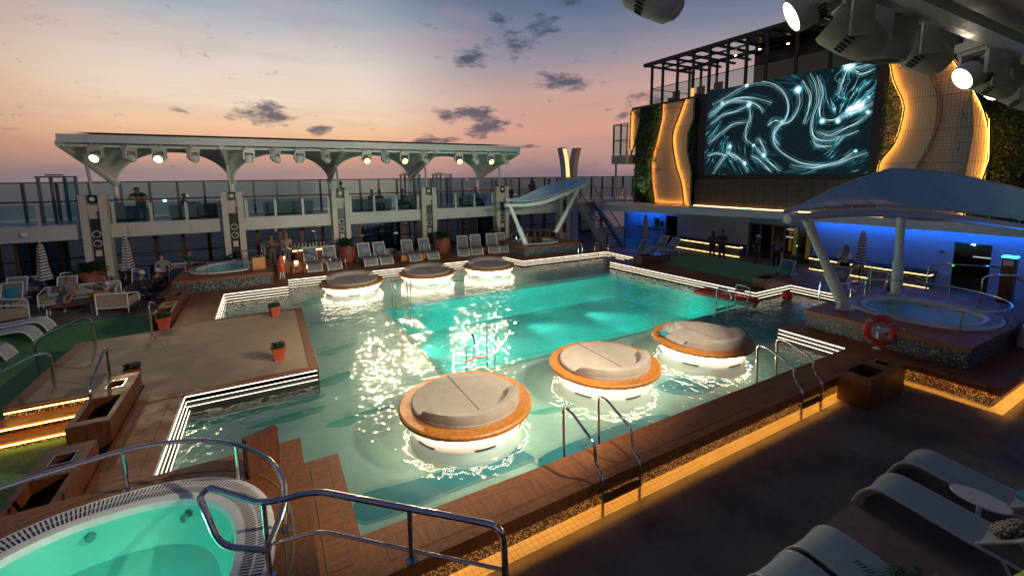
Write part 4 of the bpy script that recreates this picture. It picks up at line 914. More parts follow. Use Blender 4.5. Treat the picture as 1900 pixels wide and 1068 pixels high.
def dotted(name, col, rough, metal, per=.085):
    m, nt, out = newmat(name); p = N(nt, 'BsdfPrincipled'); L(nt, p.outputs[0], out.inputs[0]); co = coords(nt)
    vv = N(nt, 'TexVoronoi'); vv.inputs['Scale'].default_value = 1/per; vv.inputs['Randomness'].default_value = .12; L(nt, co, vv.inputs['Vector'])
    mp = N(nt, 'Mapping'); mp.inputs['Scale'].default_value = (0,1,1); L(nt, co, mp.inputs[0]); L(nt, mp.outputs[0], vv.inputs['Vector'])
    d = ramp(nt, vv.outputs['Distance'], [(.28, 1.0), (.4, 0.0)])
    c = mixc(nt, d, tuple(x*.68 for x in col), col); c = mixc(nt, lines(nt, co, 2, 1.35, .03), c, tuple(x*.35 for x in col))
    L(nt, c, p.inputs['Base Color']); p.inputs['Roughness'].default_value = rough; p.inputs['Metallic'].default_value = metal
    b = N(nt, 'Bump'); b.inputs['Strength'].default_value = .6; b.inputs['Distance'].default_value = .02; L(nt, d, b.inputs['Height']); L(nt, b.outputs[0], p.inputs['Normal']); return m
M['gold'] = dotted('gold_perforated', (.74,.58,.36), .5, .0); M['goldd'] = dotted('bronze_perforated', (.55,.42,.30), .5, .0, .13)
g1 = cr([(22.28,9.85),(22.32,8.82),(22.7,7.38),(23.09,5.96),(22.97,4.42),(22.66,3.0)]); g2 = cr([(20.23,9.85),(20.64,8.88),(21.08,7.87),(21.08,6.98),(20.7,5.52),(20.25,4.45),(19.96,3.0)])
g2r = [(19.57,3.0),(19.56,5.12),(19.77,5.85),(19.97,6.59),(19.94,7.66),(19.57,8.54),(19.57,9.85)]
wave(g1+g2[::-1], 24.45, 'wide gold wave panel between the plant wall and the narrow gold panel', 'goldd', [(a-.03,b_) for a,b_ in g1]+[(a,3.06) for a in (22.4,21.4,20.4,20.05)])
wave(g2+g2r, 24.25, 'narrow bright gold wave panel next to the black screen frame', 'gold', [(a-.05,b_) for a,b_ in g2]+[(19.7,3.06)])
wave(cr([(24.38,9.85),(24.5,8.76),(24.84,7.53),(25.25,6.4)])+[(25.3,9.85)], 24.45, 'small gold wave panel at the outer corner of the deckhouse', 'gold', [(25.2,9.7),(25.24,6.9)])
cL = cr([(9.45,9.85),(9.25,8.96),(8.88,8.1),(8.79,7.5),(8.98,6.34),(9.44,5.53),(9.5,4.98)]); cR = cr([(8.55,9.85),(8.08,9.05),(7.77,8.28),(7.66,7.57),(7.71,6.6),(7.92,5.84),(8.16,5.19),(8.42,4.55),(8.9,3.9)])
wave(cL+[(9.5,3.9)]+cR[::-1], 24.2, 'bright gold crescent panel beside the screen above the blue canopy', 'gold', [(a-.05,b_) for a,b_ in cL])
oR = cr([(7.6,9.85),(6.92,8.68),(6.48,7.81),(6.23,7.12),(6.06,6.28),(6.04,5.48),(6.1,4.69),(6.28,4.04),(6.6,3.1)])
wave([(9.5,9.85),(9.5,3.1)]+oR[::-1], 24.42, 'wide bronze perforated panel behind the gold crescent', 'goldd', [(a+.06,b_) for a,b_ in oR])
wave([(6.75,8.3),(6.55,6.5),(6.7,4.0),(6.3,4.04),(6.04,5.48),(6.2,7.12)], 24.30, 'slim gold strip panel at the edge of the plant wall', 'gold', [(6.12,7.0),(6.0,5.5),(6.22,4.2)])
# ---- plant walls
def plant_wall(y0, y1, z0, z1, n, lab, x=24.6, seed=1):
    t = thing('plant_wall', lab, 'plant wall', (x, (y0+y1)/2, z0), 'green plant walls beside the screen')
    q = B(); q.box(x+.02,y0,z0,x+.3,y1,z1); q.build('backing', M['soil'], t)
    q = B(); rr = random.Random(seed)
    for i in range(n):
        y, z = rr.uniform(y0,y1), rr.uniform(z0,z1); k = .5+.5*math.sin(y*3.1+math.sin(z*2.3)*2)*math.sin(z*2.7+1)
        c = V((x-.02-.16*k*rr.random(), y, z)); d = V((-rr.uniform(.3,1), rr.uniform(-1,1), rr.uniform(-1,.6))).normalized(); s_ = d.cross(V((1,.2,.3))).normalized()*rr.uniform(.02,.04); l_ = rr.uniform(.08,.17)
        q.quad([c-s_*.3, c+d*l_*.5-s_, c+d*l_, c+d*l_*.5+s_], 0 if rr.random() < .5 else 1)
    q.build('foliage', [M['leaf'], M['leafb']], t, smooth=0)
    return t
plant_wall(22.4,24.9,3.0,9.8,6500,'tall plant wall between the two gold panels at the outer corner', seed=2)
plant_wall(8.6,9.56,5.0,9.0,1500,'narrow plant wall between the screen frame and the gold crescent', x=24.5, seed=3)
plant_wall(19.5,20.3,4.9,8.4,500,'strip of green plants behind the narrow gold panel at the screen frame', x=24.5, seed=5)
plant_wall(1.6,7.0,3.0,9.8,9000,'dark plant wall beyond the bronze panel', seed=4)
for p_, e_, lab in (((23.9,23.9,3.2),9,'small spotlight at the foot of the corner plant wall'),((23.4,4.0,3.2),7,'small spotlight at the foot of the dark plant wall')):
    ld = bpy.data.lights.new('plant_light','SPOT'); ld.energy = e_*12; ld.color = (.9,1,.6); ld.spot_size = R(70); ld.spot_blend = .6; ld.shadow_soft_size = .05
    lo = bpy.data.objects.new('plant_light', ld); C.objects.link(lo); lo.location = p_; lo.rotation_euler = V((.35,0,1)).to_track_quat('-Z','Y').to_euler()
# ---- pergola terrace above
t = thing('pergola', 'dark steel pergola terrace on top of the deckhouse', 'pergola', (26.5, 12, 10))
ys = [23.65,22.66,21.4,20.14,18.94,17.7,16.51,15.32,13.72,12.1,10.6,9.0,7.4]
for y in ys:
    q = B(); q.box(HX+.1,y-.07,10.02,HX+.24,y+.07,12.75); q.build('post', M['dark'], t)
for y in (24.4,23.3,22.3,21.0): q = B(); q.box(28.2,y-.06,10.02,28.35,y+.06,12.75); q.build('post', M['dark'], t)
q = B(); q.box(HX+.05,4,12.75,HX+.3,24.4,12.98); q.box(28.2,4,12.75,28.4,24.5,12.95); q.build('edge_beam', M['dark'], t)
q = B()
for k in range(18): q.box(HX+.3,24.3-k*1.15-.07,12.78,30,24.3-k*1.15+.07,12.92)
q.box(26.4,4,12.8,26.5,24.4,12.9); q.build('cross_beam', M['dark'], t)
q = B(); q.tube([(HX+.15,4,11.1),(HX+.15,23.7,11.1)], .03, 6); q.tube([(HX+.15,23.7,11.1),(30,23.7,11.1)], .03, 6); q.build('guard_rail', M['dark'], t)
q = B(); q.box(HX+.14,4,10.1,HX+.155,23.6,11.05); q.build('guard_pane', M['glassr'], t)
q = B(); q.box(28.6,2,10.02,29.0,18.5,13.4); q.box(26.5,2,12.98,29.5,17.6,13.3); q.build('rear_wall', M['dark'], t)
q = B()
for y, z in ((18.9,12.6),(17.3,12.6),(13.9,12.3),(13.6,12.3),(13.3,12.3),(11.6,12.3),(11.3,12.3),(15.6,12.5)): q.ell((27.2,y,z),(.05,.09,.03))
q.build('downlight', M['glow'], t)
for y, x, lab in ((22.9,26.2,'dark chair on the pergola terrace at its open end'),(21.0,26.4,'dark chair on the pergola terrace behind the second post'),(19.5,26.2,'dark chair on the pergola terrace above the screen corner')):
    c = thing('terrace_chair', lab, 'chair', (x,y,10.02), 'chairs on the pergola terrace')
    q = B(); q.box(x-.3,y-.3,10.3,x+.3,y+.3,10.5); q.build('seat', M['dark'], c, bev=.03)
    q = B(); q.box(x+.2,y-.3,10.5,x+.3,y+.3,11.0); q.build('backrest', M['dark'], c, bev=.03)
    q = B(); [q.box(x+a-.03,y+b_-.03,10.02,x+a+.03,y+b_+.03,10.3) for a in (-.25,.25) for b_ in (-.25,.25)]; q.build('leg', M['dark'], c)
q = B(); q.lathe([(.1,0),(.1,.5),(0,.5)],(HX-.0,20.0,10.02),14); tag(q.build('terrace_lamp', emit('lamp_amber', (1,.5,.12), 1.2)), 'small amber lamp on the terrace edge at the screen corner', 'lamp')
# ---- white balcony
t = thing('balcony', 'small white balcony with glass rail jutting out beside the deckhouse corner', 'balcony', (26,27.5,6))
q = B(); q.box(24.2,25.5,5.9,30,27.1,6.55); q.build('slab', M['white'], t, bev=.02)
for x, y in ((24.3,27.0),(24.3,26.2),(24.3,25.5),(27,27.0)): q = B(); q.box(x-.05,y-.05,6.55,x+.05,y+.05,8.9); q.build('post', M['grey'], t)
q = B(); q.tube([(30,27,8.9),(24.3,27,8.9),(24.3,25.4,8.9)], .035, 6); q.tube([(30,27,7.7),(24.3,27,7.7),(24.3,25.4,7.7)], .03, 6); q.build('top_rail', M['grey'], t)
q = B(); q.box(24.29,25.5,6.6,24.305,27,8.85); q.build('pane', M['glassr'], t)
q = B(); q.cyl((24.5,26.9,UZ),(24.5,26.9,5.95),.08,n=12); q.build('column', M['white'], t)
# ---- stairs to the upper deck
t = thing('staircase', 'white staircase with dark handrails climbing to the upper deck', 'staircase', (21,24.6,0))
n_ = 16
q = B()
for k in range(n_):
    y = 23.1+k*.2; z = (k+1)*3.0/n_; q.box(20.3,y,z-.05,21.75,y+.24,z,0)
q.build('tread', M['bronze'], t)
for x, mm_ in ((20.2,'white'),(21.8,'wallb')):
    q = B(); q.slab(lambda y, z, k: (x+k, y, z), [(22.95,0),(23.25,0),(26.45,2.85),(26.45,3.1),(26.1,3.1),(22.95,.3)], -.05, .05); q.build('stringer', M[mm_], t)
    q = B()
    for k in range(26):
        y = 23.1+k*.128; z = .25+k*.1185; q.cyl((x,y,z),(x,y,z+.95),.012,n=6)
    q.build('baluster', M['whitem'], t)
    q = B(); q.tube(fillet([(x,22.9,.0),(x,22.9,1.15),(x,23.1,1.25),(x,26.3,4.2),(x,26.9,4.2)],.1,4), .035, 8); q.build('handrail', M['rail'], t)
# glass rail on the deck above the blue wall
t = thing('glass_railing', 'glass railing above the blue wall between staircase and balcony', 'railing', (23,25.6,UZ), 'glass railing bays of the upper deck')
pp = [(21.95,26.4),(22.6,26.2),(23.3,25.6),(24.1,25.35)]
q = B(); q.tube([(*p_,4.1) for p_ in pp], .035, 6); q.build('handrail', M['rail'], t)
for p_ in pp: q = B(); q.box(p_[0]-.05,p_[1]-.05,2.95,p_[0]+.05,p_[1]+.05,4.05); q.build('post', M['white'], t)
for a, b_ in zip(pp, pp[1:]):
    q = B(); q.quad([(*a,3.05),(*b_,3.05),(*b_,4.0),(*a,4.0)]); q.build('pane', M['glassr'], t)
# ---- tensile canopies over the far side tubs
def tent(beam, ridge, legs, lab, mirror=False):
    t = thing('tub_canopy', lab, 'canopy', beam[0], 'white membrane canopies over hot tubs')
    bp, rp = [V(p_) for p_ in beam], [V(p_) for p_ in ridge]
    def crv(P_, u):
        k = u*(len(P_)-1); i = min(int(k), len(P_)-2); s_ = k-i; Q_ = [P_[0]]+P_+[P_[-1]]; a, b_, c, d = Q_[i:i+4]
        return .5*(2*b_+(c-a)*s_+(2*a-5*b_+4*c-d)*s_*s_+(3*b_-a-3*c+d)*s_**3)
    q = B()
    def fn(u, v):
        p_ = crv(bp, u)+V((0,0,.22)); r_ = crv(rp, u); w_ = p_.lerp(r_, v); w_.z -= .22*math.sin(v*math.pi)*math.sin(u*math.pi); return w_
    q.grid(fn, 40, 12); q.grid(lambda u, v: fn(u, v)-V((0,0,.03)), 40, 12); q.build('membrane', M['pvc'], t)
    q = B(); q.tube([crv(bp, i/40) for i in range(41)], .1, 12, rads=[.09+.05*math.sin(i/40*math.pi) for i in range(41)]); d0 = (crv(bp,0)-crv(bp,.02)).normalized(); q.cyl(crv(bp,0), crv(bp,0)+d0*.12, .12, n=14); q.build('beam', M['whitem'], t)
    q = B(); q.tube([crv(bp, i/40)+V((0,0,.22)) for i in range(41)], .022, 6); q.tube([crv(rp, i/40) for i in range(41)], .03, 6)
    for k in range(9): q.cyl(crv(bp, .04+k*.115), crv(bp, .04+k*.115)+V((0,0,.24)), .016, n=6)
    q.build('edge_cable', M['whitem'], t)
    q = B()
    for k in range(60): q.ell(fn((k+.5)/60, .04)+V((0,0,.012)), (.012,.012,.012), n=6); q.ell(fn((k+.5)/60, .97)+V((0,0,.012)), (.012,.012,.012), n=6)
    q.build('lacing_eyelet', M['steel'], t)
    for a, b_ in legs:
        a, b_ = V(a), V(b_); m_ = a.lerp(b_, .42)
        q = B(); q.cyl(a, m_, .15, n=18); q.cyl(m_, b_, .115, n=18); q.lathe([(.155,-.03),(.155,.03)], m_, 18, 0, (b_-a).to_track_quat('Z','Y').to_matrix()); q.lathe([(.24,0),(.24,.02),(.15,.03)], (a.x,a.y,a.z), 18); q.build('leg', M['whitem'], t)
tent([(12.15,6.6,3.82),(13.6,6.4,3.88),(15.4,6.25,3.86),(17.4,6.1,3.74),(19.0,5.5,3.58),(20.2,4.9,3.42),(20.5,4.1,3.3)], [(12.0,6.75,3.98),(13.4,6.85,4.2),(15.3,7.0,4.58),(17.4,6.85,5.0),(18.4,6.7,5.14),(20.3,5.95,4.97),(20.6,5.05,4.7),(20.6,4.2,4.42)],
     [((14.75,6.28,1.04),(12.75,6.5,3.8)),((17.9,6.2,1.04),(17.45,6.12,3.7))], 'big blue-white membrane canopy with two white posts at the hot tub behind the lifebuoy')
tent([(12.1,22.3,3.38),(13.4,22.3,3.34),(14.8,22.3,3.5),(16.2,22.3,3.92),(17.3,22.3,4.28),(18.0,22.3,4.5)], [(12.1,22.4,3.7),(13.4,23.0,3.74),(14.8,23.6,4.1),(16.2,23.8,4.5),(17.4,23.4,4.75),(18.3,22.6,4.86)],
     [((13.19,22.0,1.04),(12.3,22.3,3.35)),((15.95,22.9,1.5),(17.3,22.35,4.25))], 'small white membrane canopy with two leaning posts over the hot tub by the staircase')
# tall dark shower post, teal bin
t = thing('shower_post', 'tall dark wooden shower post in front of the blue wall', 'shower', (20.6,4.35,0))
q = B(); q.box(20.45,4.2,0,20.75,4.5,2.3); q.build('post', M['wood'], t, bev=.01)
q = B(); q.box(20.44,4.19,2.3,20.76,4.51,2.34); q.build('top_light', M['ledb'], t); q = B(); q.box(20.43,4.24,2.05,20.46,4.46,2.22); q.build('panel', M['lampw'], t)
q = B(); q.lathe([(0,0),(.42,0),(.4,.3),(.33,.55),(.3,.58),(0,.58)],(17.1,2.9,CZ+.01),28); tag(q.build('white_drum_table', M['whitem']), 'round white drum beside the hot tub deck at the edge', 'drum')
t = thing('water_cooler', 'teal bottle shaped bin with white label beside the hot tub', 'bin', (20.3,3.1,CZ)); q = B(); q.lathe([(0,0),(.22,0),(.22,.75),(.15,.9),(.06,.95),(0,.95)],(20.2,3.0,CZ+.01),20); q.build('body', M['teal'], t); q = B(); q.lathe([(.223,.25),(.223,.5)],(20.2,3.0,CZ+.01),20); q.build('label_band', M['cushw'], t)
# ================================================================ loungers
pi = math.pi
def make_lounger(back, name='sun_lounger', pillow=None, sling='sling'):
    t = thing(name, '', 'sun lounger', (0,0,0))
    prof = [(0.0,.02),(.03,.10),(.10,.24),(.20,.35),(.32,.395),(.45,.395),(.8,.36),(1.2,.32),(1.32,.315)]; prof = cr(prof, 4)
    bl = .74; bt = (1.32+bl*math.cos(back), .33+bl*math.sin(back))
    q = B()
    for s_ in (-.325, .325):
        q.tube([(s_,y,z) for y,z in prof]+[(s_,1.98,.29)], .024, 8)
        q.tube([(s_*.94,1.32,.33),(s_*.94,*bt)], .02, 8)
        q.cyl((s_,1.55,.31),(s_*1.02,1.72,.0), .02, n=8); q.cyl((s_*.9,1.5+.3*math.cos(back),.32+.28*math.sin(back)),(s_*.9,1.9,.29),.012,n=6)
    q.cyl((-.325,1.98,.29),(.325,1.98,.29),.022,n=8); q.cyl((-.3,*bt),(.3,*bt),.02,n=8); q.cyl((-.325,1.72,.02),(.325,1.72,.02),.014,n=6); q.cyl((-.325,.02,.05),(.325,.02,.05),.018,n=8)
    q.build('frame', M['lframe' if sling == 'sling' else 'whitem'], t)
    q = B(); n_ = len(prof)-1; ct = prof
    def sl(u, v):
        k = u*n_; i = min(int(k), n_-1); f = k-i
        y = ct[i][0]*(1-f)+ct[i+1][0]*f; z = ct[i][1]*(1-f)+ct[i+1][1]*f
        return ((v-.5)*.63, y, z+.018-.02*math.sin(v*math.pi))
    q.grid(sl, 40, 8)
    q.grid(lambda u, v: ((v-.5)*.58, 1.33+(bl-.02)*math.cos(back)*u, .345+(bl-.02)*math.sin(back)*u-.015*math.sin(v*math.pi)), 10, 8)
    q.build('sling', M[sling], t)
    if pillow:
        q = B(); yb = 1.36+.22*math.cos(back); zb = .42+.22*math.sin(back); mm = Matrix.Rotation(R(35) if pillow == 'teal' else .15,3,'Y') if 0 else Matrix.Rotation(back,3,'X') @ Matrix.Rotation(.6,3,'Z')
        sg = lambda a, e: math.copysign(abs(a)**e, a)
        q.grid(lambda u, v: V((0,yb,zb))+mm@V((.2*sg(math.cos(u*6.2832),.55)*math.sin(v*pi)**.6,.2*sg(math.sin(u*6.2832),.55)*math.sin(v*pi)**.6,-.075*math.cos(v*pi))), 24, 10, cu=True); bmesh.ops.remove_doubles(q.bm, verts=q.bm.verts, dist=.0005); q.build('pillow', M[pillow], t)
    return t
patt = mosaic('pebble_print', (.10,.10,.085), (.55,.53,.45), 38, .35, .85); M['patt'] = patt
protos = {}
def lounger(x, y, z, rz, lab, back=.75, pillow=None, group='white sling sun loungers'):
    k = (back, pillow, y < 4 and x > 4, x < -6.5 and y < 21)
    if k not in protos: protos[k] = make_lounger(back, pillow=pillow, sling='sling' if k[2] else ('slingl' if x < -6.5 and y < 21 else 'slingw'))
    o = dup(protos[k], (x,y,z), rz, lab); o['group'] = group; return o
pi = math.pi
lounger(7.88,2.88,0,pi,'white sling lounger with a pebble print pillow beside the small oval table',.7,'patt')
lounger(9.06,2.9,0,pi,'white sling lounger behind the small oval table, at the picture edge',.7,'teal')
lounger(5.06,2.84,0,pi,'white sling lounger cut off by the bottom edge above the palm leaves',.7)
lounger(5.86,2.84,0,pi,'white sling lounger behind the palm leaves at the bottom edge',.7)
for y, lab in ((20.25,'pale lounger on the turf in front of the wicker armchair'),(19.2,'pale lounger on the turf, second from the wicker armchair'),(17.5,'pale lounger on the turf cut off by the picture edge')):
    lounger(-6.6,y,.012,pi/2,lab,.05)
for x, y, lab, pl in ((-10.3,25.4,'upright grey lounger at the picture edge by the dark window frame',None),(-9.3,25.9,'upright grey lounger between the striped parasol and the window',None),(-9.0,24.6,'upright grey lounger with teal pillow in front of the striped parasol','teal'),(-7.7,26.0,'upright grey lounger behind the bald man',None),(-7.5,25.0,'upright grey lounger with teal pillow behind the bald man','teal'),(-5.2,25.6,'upright grey lounger with teal pillow next to the seated pair in black','teal'),(-3.9,26.0,'upright grey lounger behind the seated pair in black',None)):
    lounger(x,y-1.5,.0,0,lab,1.15,pl)
for x, lab, pl in ((1.9,'upright lounger with a pillow under the glowing bar counter','bluep'),(2.8,'upright lounger with blue-grey pillow beside the bar glow','bluep'),(4.55,'upright lounger with pillow beside the terracotta planter','bluep'),(5.35,'second upright lounger with pillow right of the terracotta planter','bluep'),(6.9,'upright lounger behind the orange planter box','bluep'),(7.9,'upright lounger at the end of the orange planter box','bluep'),(9.65,'reclined lounger beside the second terracotta planter',None),(10.5,'reclined lounger next to the one beside the second terracotta planter',None),(11.6,'upright lounger behind the last round daybed',None),(12.2,'upright lounger by the pillar near the canopy hot tub',None)):
    lounger(x,22.95,CZ,(.05 if pl else -.35),lab,1.1,pl,'loungers along the far pool edge')
lounger(18.7,17.5,CZ,-pi/2-.15,'pale lounger with white pillow at the wall bench, nearest the big planter',.95,'cushw','loungers by the deckhouse')
lounger(18.9,18.5,CZ,-pi/2-.15,'pale lounger with white pillow behind the low wooden planter',.95,'cushw','loungers by the deckhouse')
lounger(19.3,20.6,0.0,-pi/2-.3,'pale lounger under the blue light beside the thin parasol',.95,None,'loungers by the deckhouse')
lounger(19.9,11.5,0.0,-pi/2+.1,'blue lit lounger with dark pillow in front of the glass entrance',.9,'teal','loungers by the deckhouse')
lounger(20.3,9.4,0.0,-pi/2+.1,'blue lit lounger with white pillow behind the leaning white post',.9,'cushw','loungers by the deckhouse')
lounger(20.6,8.2,0.0,-pi/2+.1,'blue lit lounger in front of the woman in a white blouse',.9,None,'loungers by the deckhouse')
for o in protos.values():
    for ch in o.children_recursive: bpy.data.objects.remove(ch)
    bpy.data.objects.remove(o)
t = thing('side_table', 'small oval white side table between two loungers', 'side table', (8.55,1.75,0))
q = B(); q.lathe([(0,.0),(.27,.0),(.28,.015),(.27,.03),(0,.03)], (8.55,1.78,.4), 32, 0, Matrix.Diagonal(V((.75,1.15,1)))); q.build('table_top', M['whitem'], t)
q = B(); q.cyl((8.55,1.78,0),(8.55,1.78,.4),.03,n=10); q.cyl((8.55,1.78,0),(8.55,1.78,.02),.17,n=20); q.build('stem', M['whitem'], t)
t = thing('menu_stand', 'lime green folded menu stand with black dots at the bottom edge', 'menu stand', (6.72,.98,0))
q = B(); q.slab(lambda y, z, k: (6.72+k, y, z), [(.78,.46),(1.18,.46),(.98,.86)], -.2, .2); q.build('folded_card', mat('lime_card', (.28,.5,.02), .6), t, smooth=0)
q = B(); rr = random.Random(3)
for i in range(16):
    s_ = rr.uniform(.1,.8); x = 6.72+rr.uniform(-.17,.17); q.obox((x,1.18-.2*s_+.003,.46+.4*s_),(.02,.004,.02),Matrix.Rotation(rr.random()*3,3,'Y'))
q.build('dot', M['blackp'], t)
q = B(); q.box(6.5,.75,.42,6.94,1.22,.455); q.cyl((6.72,.98,0),(6.72,.98,.42),.03,n=10); q.cyl((6.72,.98,0),(6.72,.98,.02),.2,n=18); q.build('pedestal', M['whitem'], t)
# ---------------------------------------------------------------- palms and planters
def fronds(q, c, n, ln, seed, droop=.5, up=(.4,1.3), mi=0, lw=.045):
    rr = random.Random(seed)
    for k in range(n):
        a = k*2.399+rr.uniform(-.2,.2); e = rr.uniform(*up); l_ = ln*rr.uniform(.7,1.1); d = V((math.cos(a),math.sin(a),0)); pts = []
        for i in range(9):
            u = i/8; pts.append(c+d*(l_*u*math.cos(e))+V((0,0,l_*(u*math.sin(e)-droop*u*u))))
        sd = d.cross(V((0,0,1)))
        for i in range(1,9):
            tdir = (pts[i]-pts[i-1]).normalized(); w_ = .34*ln*math.sin(min(1,i/8+.12)*pi*.92)+.02
            for s_ in (-1,1):
                for j in (0,.5):
                    b_ = pts[i-1].lerp(pts[i], j); tip = b_+sd*s_*w_*.6+tdir*w_*.55+V((0,0,-.04*ln)); wd = tdir*lw*ln*2
                    q.quad([b_-wd*.5, b_+wd*.5, tip+wd*.1, tip-wd*.1], mi)
def palm_pot(x, y, z, r, h, lab, seed, mt='terra', ln=.9):
    t = thing('potted_palm', lab, 'potted palm', (x,y,z), 'potted palms')
    q = B(); q.lathe([(0,0),(r*.62,0),(r*.8,h*.15),(r,h*.5),(r*.92,h*.85),(r*.72,h),(r*.66,h),(r*.6,h*.92),(0,h*.92)], (x,y,z), 28); pt = q.build('pot', M[mt], t)
    q = B(); q.lathe([(0,.02),(r*.6,.0)], (x,y,z+h*.93), 20); q.build('soil', M['soil'], pt)
    q = B(); fronds(q, V((x,y,z+h*.95)), 34, ln, seed); q.build('foliage', M['leaf'], t, smooth=0)
palm_pot(-7.0,25.9,0,.58,1.05,'palm in a wide terracotta pot in front of the far twin pillar, behind the boy',1,ln=1.0)
palm_pot(3.72,25.0,CZ-.2,.5,1.15,'palm in a tall round terracotta pot behind the first far daybed',2,ln=.85)
palm_pot(9.0,24.6,CZ-.1,.5,1.1,'palm in a tall round terracotta pot behind the last far daybed',3,ln=.9)
palm_pot(13.0,25.8,.4,.55,.8,'dark bushy palm beside the canopy hot tub',4,'blackp',.8)
palm_pot(-1.6,26.3,.2,.5,.9,'dark bushy palm behind the hot tub of the grey shirt man',5,'blackp',.8)
t = thing('palm_plant', 'dark palm leaves poking up at the bottom edge in front of the loungers', 'palm', (5.7,1.72,0))
q = B(); q.lathe([(0,0),(.22,0),(.3,.5),(.26,.5),(0,.45)], (5.55,1.42,0), 20); q.build('pot', M['blackp'], t)
q = B(); fronds(q, V((5.45,1.42,.5)), 26, .75, 8, .35, (.7,1.45), 0, .016); q.build('foliage', M['leaf'], t, smooth=0)
# ---------------------------------------------------------------- closed striped parasols
m, nt, out = newmat('striped_canvas'); p = N(nt, 'BsdfPrincipled'); L(nt, p.outputs[0], out.inputs[0]); p.inputs['Roughness'].default_value = .8
co = coords(nt, True); sp = N(nt, 'SeparateXYZ'); L(nt, co, sp.inputs[0]); at = math_(nt, 'ARCTAN2', sp.outputs[1], sp.outputs[0])
z_ = math_(nt, 'ADD', sp.outputs[2], math_(nt, 'MULTIPLY', math_(nt, 'ABSOLUTE', math_(nt, 'SINE', math_(nt, 'MULTIPLY', at, 4))), -.045))
st = math_(nt, 'GREATER_THAN', math_(nt, 'FRACT', math_(nt, 'DIVIDE', z_, .13)), .5); L(nt, mixc(nt, st, (.02,.022,.03), (.58,.56,.54)), p.inputs['Base Color']); M['stripe'] = m
par = thing('closed_parasol', '', 'parasol', (0,0,0), 'closed striped parasols')
q = B(); q.cyl((0,0,0),(0,0,2.35),.022,n=10); q.lathe([(0,0),(.25,0),(.24,.06),(.04,.08),(0,.08)],(0,0,0),24); q.build('pole', M['dark'], par)
q = B(); prof = [(.02,2.42),(.07,2.36),(.1,2.2),(.13,1.9),(.15,1.5),(.2,1.1),(.25,.92),(.22,.84),(.08,.95)]
rings = []
for r_, z in prof: rings.append([(r_*(1+.22*math.cos(k*pi/4.0*1.0))*math.cos(k*pi/16), r_*(1+.22*math.cos(k*pi/4))*math.sin(k*pi/16), z-.05*math.cos(k*pi/4)*(r_>.18)) for k in range(32)])
vs = [[q.v(p_) for p_ in rg] for rg in rings]
for A, D_ in zip(vs, vs[1:]):
    for k in range(32): q.f([A[k], A[(k+1)%32], D_[(k+1)%32], D_[k]])
q.f(vs[0]); q.build('folded_canopy', M['stripe'], par)
q = B(); q.ell((0,0,2.46),(.03,.03,.04)); q.build('finial', M['whitem'], par)
for i, (x,y,z,rz,lab) in enumerate(((-8.35,25.6,0,0,'closed black and white striped parasol beside the upright loungers and the bald man'),(-5.75,26.3,0,.4,'closed black and white striped parasol behind the seated pair in black'),(22.1,21.3,0,.2,'closed striped parasol in the blue light near the staircase'),(23.4,9.5,0,.7,'closed striped parasol against the blue wall beside the woman in white'))):
    if i == 0: place(par, (x,y,z), rz); par['label'] = lab
    else: dup(par, (x,y,z), rz, lab)
# ---------------------------------------------------------------- lounge set on the turf edge
def sofa(x, y, rz, w, lab, name='wicker_sofa', cat='sofa', pil=2):
    t = thing(name, lab, cat, (0,0,0), 'white framed wicker lounge seats')
    d = .8; h = .62
    q = B()
    for sx in (-1,1):
        q.tube(fillet([(sx*w/2,-d/2,0),(sx*w/2,-d/2,h),(sx*w/2,d/2,h+.16),(sx*w/2,d/2,0)],.12,5), .022, 8)
    q.cyl((-w/2,-d/2,.24),(w/2,-d/2,.24),.02,n=8); q.tube(fillet([(-w/2,d/2,h+.16),(w/2,d/2,h+.16)],.1), .022, 8); q.cyl((-w/2,d/2,.24),(w/2,d/2,.24),.02,n=8); q.build('frame', M['whitem'], t)
    q = B(); q.box(-w/2+.03,-d/2+.02,.2,w/2-.03,d/2-.02,.28); q.box(-w/2+.02,d/2-.06,.26,w/2-.02,d/2-.02,h+.14)
    for sx in (-1,1): q.box(sx*(w/2-.03)-.02,-d/2+.02,.26,sx*(w/2-.03)+.02,d/2-.03,h-.03)
    q.build('woven_shell', M['wicker'], t)
    n_ = max(1, round((w-.2)/.75))
    for k in range(n_):
        a = -w/2+.08+(w-.16)*k/n_; b_ = -w/2+.08+(w-.16)*(k+1)/n_
        q = B(); q.box(a+.01,-d/2+.02,.285,b_-.01,d/2-.2,.42); q.build('seat_cushion', M['cushw'], t, bev=.035)
        q = B(); q.obox(((a+b_)/2,d/2-.14,.58),(b_-a-.03,.14,.42),Matrix.Rotation(-.2,3,'X')); q.build('back_cushion', M['cushw'], t, bev=.05)
    for k in range(pil):
        q = B(); q.ell((-w/2+.32+k*.34,d/2-.3-.04*k,.58),(.19,.08,.18),Matrix.Rotation(.3*k-.2,3,'Y')); q.build('pillow', M['teal'] if k % 2 else M['cushw'], t)
    place(t, (x,y,0), rz); return t
sofa(-5.2,21.85,2.9,1.0,'white framed wicker armchair seen from behind, beside the boy in white','wicker_armchair','armchair',1)
sofa(-8.2,22.2,1.9,1.25,'wide wicker armchair with pale pillows at the picture edge by the turf loungers','wicker_armchair','armchair',2)
sofa(-6.75,23.75,.0,2.3,'pale sofa carrying the bald man and the boy in white','wicker_sofa','sofa',0)
sofa(-9.4,26.9,.2,1.2,'yellowish armchair with pillows behind the loungers by the dark window frame','wicker_armchair','armchair',2)
sofa(-7.0,28.2,.3,1.3,'high backed round wicker armchair behind the striped parasol','wicker_armchair','armchair',0)
sofa(-4.2,27.2,-.2,1.0,'yellow lit wicker armchair beside the man in the grey shirt','wicker_armchair','armchair',1)
sofa(6.2,26.0,.2,.8,'pale wicker chair by the dark slatted screens','wicker_armchair','armchair',0)
